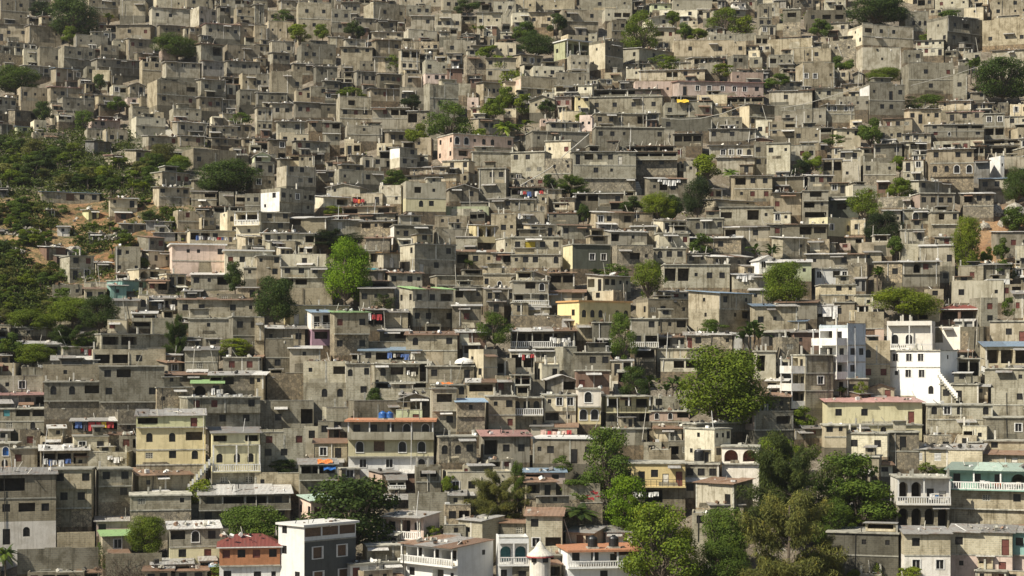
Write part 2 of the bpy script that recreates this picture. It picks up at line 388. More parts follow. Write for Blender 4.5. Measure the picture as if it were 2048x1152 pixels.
def build_house(W, H, dp, mats, ops, roof, label='', side=0, small=False, found=5.5):
    """front centre at the origin, x to the right, y into the hill"""
    smat = mats.split(':')[1] if ':' in mats else None; mats = mats.split(':')[0]  # side wall material; paler ones put the left walls' sunlight into the colour
    h = House(); h.jit = rnd.random(); h.inner = 'teal' if 'teal arched' in label else 'red' if 'red-brown openings' in label else 'int'
    rk = roof[0] if roof else 'f'; flags = roof[1:]
    n = len(ops); rise = 0
    pref = []
    cl = []
    wt = [int(o[0]) if o and o[0].isdigit() else 5 for o in ops][::-1]; ops = [o.lstrip('123456789') for o in ops]
    for o in ops:
        p = ''
        while o and o[0] in '=_|^': p += o[0]; o = o[1:]
        pref.append(p); cl.append(o.replace('_', '').replace('|', '').replace('=', ''))
    pref.reverse(); cl.reverse()
    ms = [mats[min(i, len(mats) - 1)] for i in range(n)]; ms.reverse()
    # roof geometry takes the top
    top = H
    if rk in 'twrgbkmoe' : top = H - min(.35, H * .14)
    elif rk in 'fq': top = H - .18
    elif rk == 'h': top = H * .82
    elif rk == 'l': top = H * .86 if n > 1 else H * .74
    par = 0
    if rk in 'pn_': par = min(.7, H * .16) if rk != 'n' else min(.35, H * .1); top = H - par
    zs = [top * sum(wt[:i]) / sum(wt) for i in range(n + 1)]
    sh = [0.] * n
    over = 0.
    for k in range(n):
        if '^' in pref[k]: over = .5
        elif k and n > 1 and not small and rnd.random() < .22 and not pref[k]: over += .28
        sh[k] = over
    b = h.part('wall'); b.jit = h.jit
    x0, x1 = -W / 2, W / 2
    facade(h, b, (x0, 0, 0), (1, 0, 0), W, zs, ms, cl, sh)
    sw = lambda: rnd.choice(['.', '.', 'n', 'w.', '.', '.n']) if dp > 3 and not small else '.'
    sideL = [rnd.choice(['w.', '.w', 'n.', 'w.w', 'n']) if side < -24 and not small and dp > 3 else sw() if side < 0 and abs(side) > 20 else '.' for _ in range(n)]; sideR = [sw() if side > 20 else '.' for _ in range(n)]
    if 'narrow' in label or 'lit' in label: pass
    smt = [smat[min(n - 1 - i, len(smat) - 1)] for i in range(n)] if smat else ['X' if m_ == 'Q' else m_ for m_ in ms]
    if 'stacked' in label and side < 0: sideL = ['od'] * n
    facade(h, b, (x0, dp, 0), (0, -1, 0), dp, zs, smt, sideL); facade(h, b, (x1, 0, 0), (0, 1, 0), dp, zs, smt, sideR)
    b.face([(x0, dp, 0), (x1, dp, 0), (x1, dp, top), (x0, dp, top)], ms[-1])
    fm = rnd.choice(['F', 'F', 'F', ms[0], 'D']) if ms[0] in 'GSDPTRLC' else ms[0] if ms[0] in 'WXOQ' else 'F'
    h.info = (W, H, top, over, dp, zs, sh)
    b.hexa([(x0, 0, -found), (x1, 0, -found), (x1, dp, -found), (x0, dp, -found), (x0, 0, 0), (x1, 0, 0), (x1, dp, 0), (x0, dp, 0)], fm, None, (0, 1))
    b.face([(x0, -over, top), (x1, -over, top), (x1, dp, top), (x0, dp, top)], 'roofc')
    for k in range(n):      # returns of overhanging storeys, floor bands
        if sh[k] > 0:
            for x in (x0, x1): b.face([(x, -sh[k], zs[k]), (x, 0, zs[k]), (x, 0, zs[k + 1]), (x, -sh[k], zs[k + 1])], ms[k])
            if k == 0 or sh[k - 1] < sh[k]: b.face([(x0, -sh[k], zs[k]), (x1, -sh[k], zs[k]), (x1, 0, zs[k]), (x0, 0, zs[k])], 'conc')
        if k and not small and rnd.random() < .7:
            b.box(x0 - .03, x1 + .03, -sh[k] - .07, -sh[k] - .002, zs[k] - .10, zs[k] + .07, 'conc')
    if not small and ms[0] in 'GLDP' and rnd.random() < .45:      # pale corner posts of the concrete frame
        for x in rnd.sample([x0 + .02, x1 - .24, x0 + W * .5], rnd.choice([1, 2])):
            b.box(x, x + .22, -over - .035, -over - .003, zs[-2] + .02, top - .02, 'pale' if rnd.random() < .4 else 'conc')
    # patches of newer plaster, lime wash and bare block on the front
    if not small and W > 3 and rnd.random() < .5:
        for i in range(rnd.choice([1, 1, 2])):
            k = rnd.randrange(n); sl_ = rnd.uniform(.25, .5) * W; xa = rnd.uniform(x0, x1 - sl_); fr = [c_ for c_ in cl[k] if c_ in OPN]
            za, zb_ = (zs[k] + .02, zs[k] + (zs[k + 1] - zs[k]) * rnd.uniform(.18, .27)) if fr else (zs[k] + .05, zs[k + 1] - .12)
            b.face([(xa, -sh[k] - .005, za), (xa + sl_, -sh[k] - .005, za + rnd.uniform(-.03, .06)), (xa + sl_ * rnd.uniform(.85, 1), -sh[k] - .005, zb_), (xa + rnd.uniform(0, .2), -sh[k] - .005, zb_ + rnd.uniform(-.1, .08))], rnd.choice('CPPLGDSG'), rnd.random())
    # balconies
    for k in range(n):
        p = pref[k]
        if not any(c in p for c in '=_|'): continue
        bd = .95; y0 = -sh[k] - bd; z0 = zs[k]; hh = zs[k + 1] - z0; ph = min(.95, hh * .38)
        bl = h.part('balcony_slab'); bl.box(x0 - .05, x1 + .05, y0, -sh[k] - .002, z0 - .06, z0 + .10, 'conc' if ms[k] in 'GDP' else ms[k])
        pale = ms[k] if ms[k] in 'YyKB' else ('C' if rnd.random() < .5 else 'W')
        if 'stacked' in label and side < 0:          # balconies hang on the left wall
            bl.v, bl.f, bl.m, bl.j = [], [], [], []
            bl.box(x0 - 2.2, x0 - .002, .1, dp * .9, z0 - .06, z0 + .1, 'white'); r_ = h.part('balcony_parapet')
            for a in ((x0 - 2.2, x0 - 2.08, .1, dp * .9), (x0 - 2.075, x0 - .01, .1, .22), (x0 - 2.075, x0 - .01, dp * .9 - .12, dp * .9)): r_.box(*a, z0 + .1, z0 + .1 + ph, 'W')
            for yy in (.2, dp * .85): r_.box(x0 - 2.16, x0 - 2.0, yy - .06, yy + .06, z0 + .1 + ph, z0 + hh - .08, 'white')
        elif '_' in p:
            r_ = h.part('balcony_parapet'); m_ = ms[k] if ms[k] not in 'y' else 'W'
            r_.box(x0 - .05, x1 + .05, y0 - .002, y0 + .12, z0 + .10, z0 + .1 + ph, m_)
            r_.box(x0 - .05, x0 + .07, y0 + .12, -sh[k] - .004, z0 + .10, z0 + .1 + ph, m_); r_.box(x1 - .07, x1 + .05, y0 + .12, -sh[k] - .004, z0 + .10, z0 + .1 + ph, m_)
        elif '=' in p:
            r_ = h.part('balustrade'); r_.box(x0 - .05, x1 + .05, y0, y0 + .16, z0 + .1 + ph - .12, z0 + .1 + ph, 'white'); r_.box(x0 - .05, x1 + .05, y0, y0 + .16, z0 + .10, z0 + .2, 'white')
            nb = max(3, int(W / .30))
            for i in range(nb + 1):
                xx = x0 + .02 + (W - .04) * i / nb; r_.box(xx - .06, xx + .06, y0 + .03, y0 + .13, z0 + .2, z0 + ph, 'white')
        else:
            r_ = h.part('railing')
            for z in (.35, .65, 1.): r_.box(x0 - .05, x1 + .05, y0 + .02, y0 + .06, z0 + .1 + ph * z - .05, z0 + .1 + ph * z, 'iron' if ms[k] not in 'BW' else 'white')
            nb = max(3, int(W / .7))
            for i in range(nb + 1):
                xx = x0 + W * i / nb; r_.box(xx - .03, xx + .03, y0 + .02, y0 + .06, z0 + .1, z0 + ph, 'iron' if ms[k] not in 'BW' else 'white')
        if any(c in cl[k] for c in 'oOA') or '=' in p:     # posts that carry the roof over the balcony
            for i in range(max(2, int(W / 2.6)) + 1):
                xx = x0 + .1 + (W - .2) * i / max(2, int(W / 2.6)); r_.box(xx - .09, xx + .09, y0 + .01, y0 + .15, z0 + .1 + ph, z0 + hh - .02, 'white' if ms[k] in 'XWCYyEBM' else 'conc')
            over = max(over, sh[k] + bd) if k == n - 1 else over
    # roof
    r_ = h.part('roof'); r_.jit = rnd.random(); ov = rnd.uniform(.2, .45)
    y0 = -over - ov; y1 = dp + .15; a0, a1 = x0 - ov, x1 + ov
    if rk == 'f': r_.box(x0 - .15, x1 + .15, -over - .22, y1, top + .003, H, 'roofc')
    elif rk == 'q':
        m_ = slab_col(label); r_.box(a0, a1, y0, y1, top + .003, H + .08, m_)
    elif rk in 'twrgbkmoe':
        key = {'m': 'tinmint', 'e': 'E'}.get(rk, 'tin' + rk)
        npan = max(1, int(W / rnd.uniform(1.6, 3.4))); fz = top - .02; bz = H + rnd.uniform(.0, .25)
        bz += .15 if 5 < dp < 8 else -.25 if dp >= 8 else 0
        tl = rnd.uniform(-.12, .12)
        for i in range(npan):
            p0 = a0 + (a1 - a0) * i / npan; p1 = a0 + (a1 - a0) * (i + 1) / npan + rnd.uniform(-.03, .08)
            za = fz + tl * (i / npan - .5) + rnd.uniform(0, .06); zb_ = bz + rnd.uniform(-.06, .1); ya = y0 + rnd.uniform(-.25, .12)
            kk = key if rnd.random() < (.8 if rk in 'twr' else .96) else rnd.choice(['tint', 'tinr', 'tinw', 'tint'])
            yb_ = y1 + rnd.uniform(-.3, .2)
            r_.hexa([(p0, ya, za), (p1, ya, za + rnd.uniform(-.03, .03)), (p1, yb_, zb_), (p0, yb_, zb_), (p0, ya, za + .07), (p1, ya, za + .07), (p1, yb_, zb_ + .07), (p0, yb_, zb_ + .07)], kk, rnd.random())
        for yy, zz in ((-over, fz), (dp, bz)):      # wall plate under the sheets
            pass
        b.face([(x0, -over - .001, top - .25), (x1, -over - .001, top - .25), (x1, -over - .001, top + .02), (x0, -over - .001, top + .02)], ms[-1])
        for x in (x0, x1): b.face([(x, -over, top), (x, dp, top), (x, dp, bz)], ms[-1])
    elif rk in 'pn_':
        t = .18; yf = -over
        hs = [par] * 3
        segs = max(1, int(W / 2.5)); r_.jit = h.jit
        for i in range(segs):
            s0, s1 = x0 + W * i / segs, x0 + W * (i + 1) / segs
            hp = par * (1 if rk == 'p' and rnd.random() < .8 else rnd.choice([.35, .6, 1, 1.35, .8]))
            b.box(s0 + .001, s1 - .001, yf, yf + t, top + .002, top + hp, ms[-1])
            if rk == 'p' and rnd.random() < .5: b.box(s0, s1 - .004, yf - .05, yf + t + .04, top + hp + .002, top + hp + .07, 'conc')
        for x in (x0, x1 - t): b.box(x, x + t, yf + t + .002, dp, top + .002, top + par * rnd.choice([1, 1, .7]), ms[-1])
        b.box(x0 + t + .002, x1 - t - .002, dp - t, dp, top + .002, top + par * .9, ms[-1])
        r_.box(x0 + t + .004, x1 - t - .004, yf + t + .004, dp - t - .004, top + .006, top + .06, 'roofc')
    elif rk == 'h':
        o = .35; c0, c1 = x0 - o, x1 + o; q0, q1 = -over - o, dp + o; ri = min(W, dp) * .42
        bs = [(c0, q0, top), (c1, q0, top), (c1, q1, top), (c0, q1, top)]; tp = [(c0 + ri, (q0 + q1) / 2, H + .15), (c1 - ri, (q0 + q1) / 2, H + .15)]
        m_ = 'tinhip' if 'red' in label else 'tint'
        r_.face([bs[0], bs[1], tp[1], tp[0]], m_); r_.face([bs[1], bs[2], tp[1]], m_); r_.face([bs[2], bs[3], tp[0], tp[1]], m_); r_.face([bs[3], bs[0], tp[0]], m_)
        r_.box(c0, c1, q0, q1, top - .14, top - .003, 'white')
    elif rk == 'l':
        m_ = 'tinw' if 'white' in label else ('tint' if 'slanted black' not in label else 'iron'); o = .25; t = .1
        b.face([(x0, -over, top), (x1, -over, top), (0, -over, H - .08)], ms[-1])
        for s in (-1, 1):
            e = s * (W / 2 + o); zl = top - .08 * 1
            pts = [(0, -over - .4, H), (e, -over - .4, zl), (e, y1, zl), (0, y1, H)]
            r_.hexa([(p[0], p[1], p[2] - t) for p in pts] + pts, m_)
        b.face([(x0, dp, top), (x1, dp, top), (0, dp, H - .08)], ms[-1])
    if not small and rk in 'fpn' and W > 3.6 and dp > 3.4 and rnd.random() < .34:      # half built room on the roof
        q = h.part('rooftop_room'); rw = W * rnd.uniform(.28, .5); ra_ = rnd.uniform(x0 + .1, x1 - rw - .1); rh = rnd.uniform(.9, 1.7); zb_ = (H if rk == 'f' else top) + .07; yr = rnd.uniform(.25, 1.2)
        m_ = rnd.choice('GGPLDC'); tb_ = MB(); tb_.jit = rnd.random(); hh_ = House(); facade(hh_, tb_, (0, 0, 0), (1, 0, 0), rw, [0, rh], [m_], [rnd.choice(['w', 'n', '.', 'o', 'nd', 'W'])])
        for nm_, k_, M_, _x in hh_.parts: h.win(k_, Matrix.Translation((ra_, yr, zb_)) @ M_, nm_)
        tb_.face([(0, 0, 0), (0, 2.2, 0), (0, 2.2, rh), (0, 0, rh)], m_); tb_.face([(rw, 0, 0), (rw, 2.2, 0), (rw, 2.2, rh), (rw, 0, rh)], m_); tb_.face([(0, 2.2, 0), (rw, 2.2, 0), (rw, 2.2, rh), (0, 2.2, rh)], m_)
        tm = rnd.choice(['tint', 'tint', 'tinw', 'tinr', 'roofc']); tl = rnd.uniform(-.15, .2); tb_.hexa([(-.3, -.4, rh), (rw + .3, -.4, rh + .03), (rw + .2, 2.3, rh + tl), (-.2, 2.3, rh + tl), (-.3, -.4, rh + .08), (rw + .3, -.4, rh + .11), (rw + .2, 2.3, rh + tl + .08), (-.2, 2.3, rh + tl + .08)], tm)
        q.add(tb_, Matrix.Translation((ra_, yr, zb_)))
    if not small and rnd.random() < .22:      # a sheet propped out over the front
        k = rnd.randrange(n); q = h.part('awning'); aw = min(W * .8, rnd.uniform(1.4, 3.)); xa = rnd.uniform(x0, x1 - aw); za = zs[k] + (zs[k + 1] - zs[k]) * .93; tm = rnd.choice(['tint', 'tint', 'tinr', 'tinw', 'tinw', 'tint'])
        q.hexa([(xa, -sh[k] - .9, za - .32), (xa + aw, -sh[k] - .9, za - .3), (xa + aw, -sh[k] - .004, za), (xa, -sh[k] - .004, za), (xa, -sh[k] - .9, za - .26), (xa + aw, -sh[k] - .9, za - .24), (xa + aw, -sh[k] - .004, za + .06), (xa, -sh[k] - .004, za + .06)], tm, rnd.random())
    if not small and W > 2.8 and rnd.random() < (.42 if not label else .16):      # small lean-to against the foot of the front
        q = h.part('lean_to'); lw = rnd.uniform(1.6, min(3.6, W * .7)); xa = rnd.uniform(x0, x1 - lw); ld = rnd.uniform(1.2, 2.2); zt_ = rnd.uniform(.1, .7); m_ = rnd.choice('GPTRDLT'); t_ = MB(); t_.jit = rnd.random(); hh_ = House()
        facade(hh_, t_, (0, 0, 0), (1, 0, 0), lw, [0, 2.2], [m_], [rnd.choice(['w', 'd', 'wd', 'o', 'n.', 'W'])])
        for nm_, k_, M_, _x in hh_.parts: h.win(k_, Matrix.Translation((xa, -ld, zt_ - 2.2)) @ M_, nm_)
        for x_ in (0, lw): t_.face([(x_, 0, -2.5), (x_, ld - .01, -2.5), (x_, ld - .01, 2.2), (x_, 0, 2.2)], m_)
        t_.face([(0, 0, -2.5), (lw, 0, -2.5), (lw, 0, 0), (0, 0, 0)], 'F')
        t_.hexa([(-.2, -.35, 2.1), (lw + .2, -.35, 2.13), (lw + .15, ld - .02, 2.5), (-.15, ld - .02, 2.5), (-.2, -.35, 2.17), (lw + .2, -.35, 2.2), (lw + .15, ld - .02, 2.57), (-.15, ld - .02, 2.57)], rnd.choice(['tint', 'tint', 'tint', 'tinr', 'tinw', 'tinw', 'roofc']))
        q.add(t_, Matrix.Translation((xa, -ld, zt_ - 2.2)))
    if not small and rnd.random() < .25:
        q = h.part('downpipe'); xx = rnd.uniform(x0 + .2, x1 - .2); q.tube((xx, -over - .09, top * .1), (xx + rnd.uniform(-.15, .15), -over - .09, top), .045, .045, rnd.choice(['white', 'pale', 'iron']), 6)
    nr = 0
    if 'R' in flags: nr = 4
    elif rk in 'fp' and not small: nr = rnd.choice([0, 0, 0, 1, 2, 3])
    zt = H if rk == 'f' else top
    for i in range(nr):
        rb = h.part('rebar_column'); xx = rnd.choice([x0 + .2, x1 - .2, 0, x0 + W * .3]); yy = rnd.uniform(-over + .3, dp * .6); hh = rnd.uniform(.5, 1.3) + (par if rk in 'pn' else 0)
        rb.box(xx - .12, xx + .12, yy - .12, yy + .12, zt + .004, zt + hh, 'pale' if rnd.random() < .5 else 'conc')
        for dx in (-.07, .07): rb.box(xx + dx - .012, xx + dx + .012, yy - .012, yy + .012, zt + hh, zt + hh + rnd.uniform(.4, .9), 'iron')
    if 'outside stair' in label or 'stair balustrade' in label:
        st = h.part('stair'); ns = 12; zz = top * .5; xa = x1 + .1 if 'right' in label else x0 - .1; sg = 1 if 'right' in label else -1
        for i in range(ns):
            xb = xa + sg * .27 * i; st.box(min(xb, xb + sg * .27), max(xb, xb + sg * .27), -1.1, -.1, zz * (1 - i / ns) - .4, zz * (1 - i / ns), 'conc')
            st.box(min(xb, xb + sg * .27), max(xb, xb + sg * .27), -1.2, -1.105, zz * (1 - i / ns) + .0, zz * (1 - i / ns) + .8, 'white' if i % 2 else 'Y' if 'yellow' in label else 'white')
    if 'graffiti' in label:
        gq = h.part('graffiti')
        for i in range(9):
            xx = rnd.uniform(.2, W * .42); zz = rnd.uniform(.5, 1.4); gq.hexa([(xx, -.02, zz), (xx + .5, -.02, zz + rnd.uniform(-.4, .4)), (xx + .5, -.004, zz + .06), (xx, -.004, zz + .06), (xx, -.02, zz + .07), (xx + .5, -.02, zz + .1), (xx + .5, -.004, zz + .13), (xx, -.004, zz + .13)], 'cred')
    return h

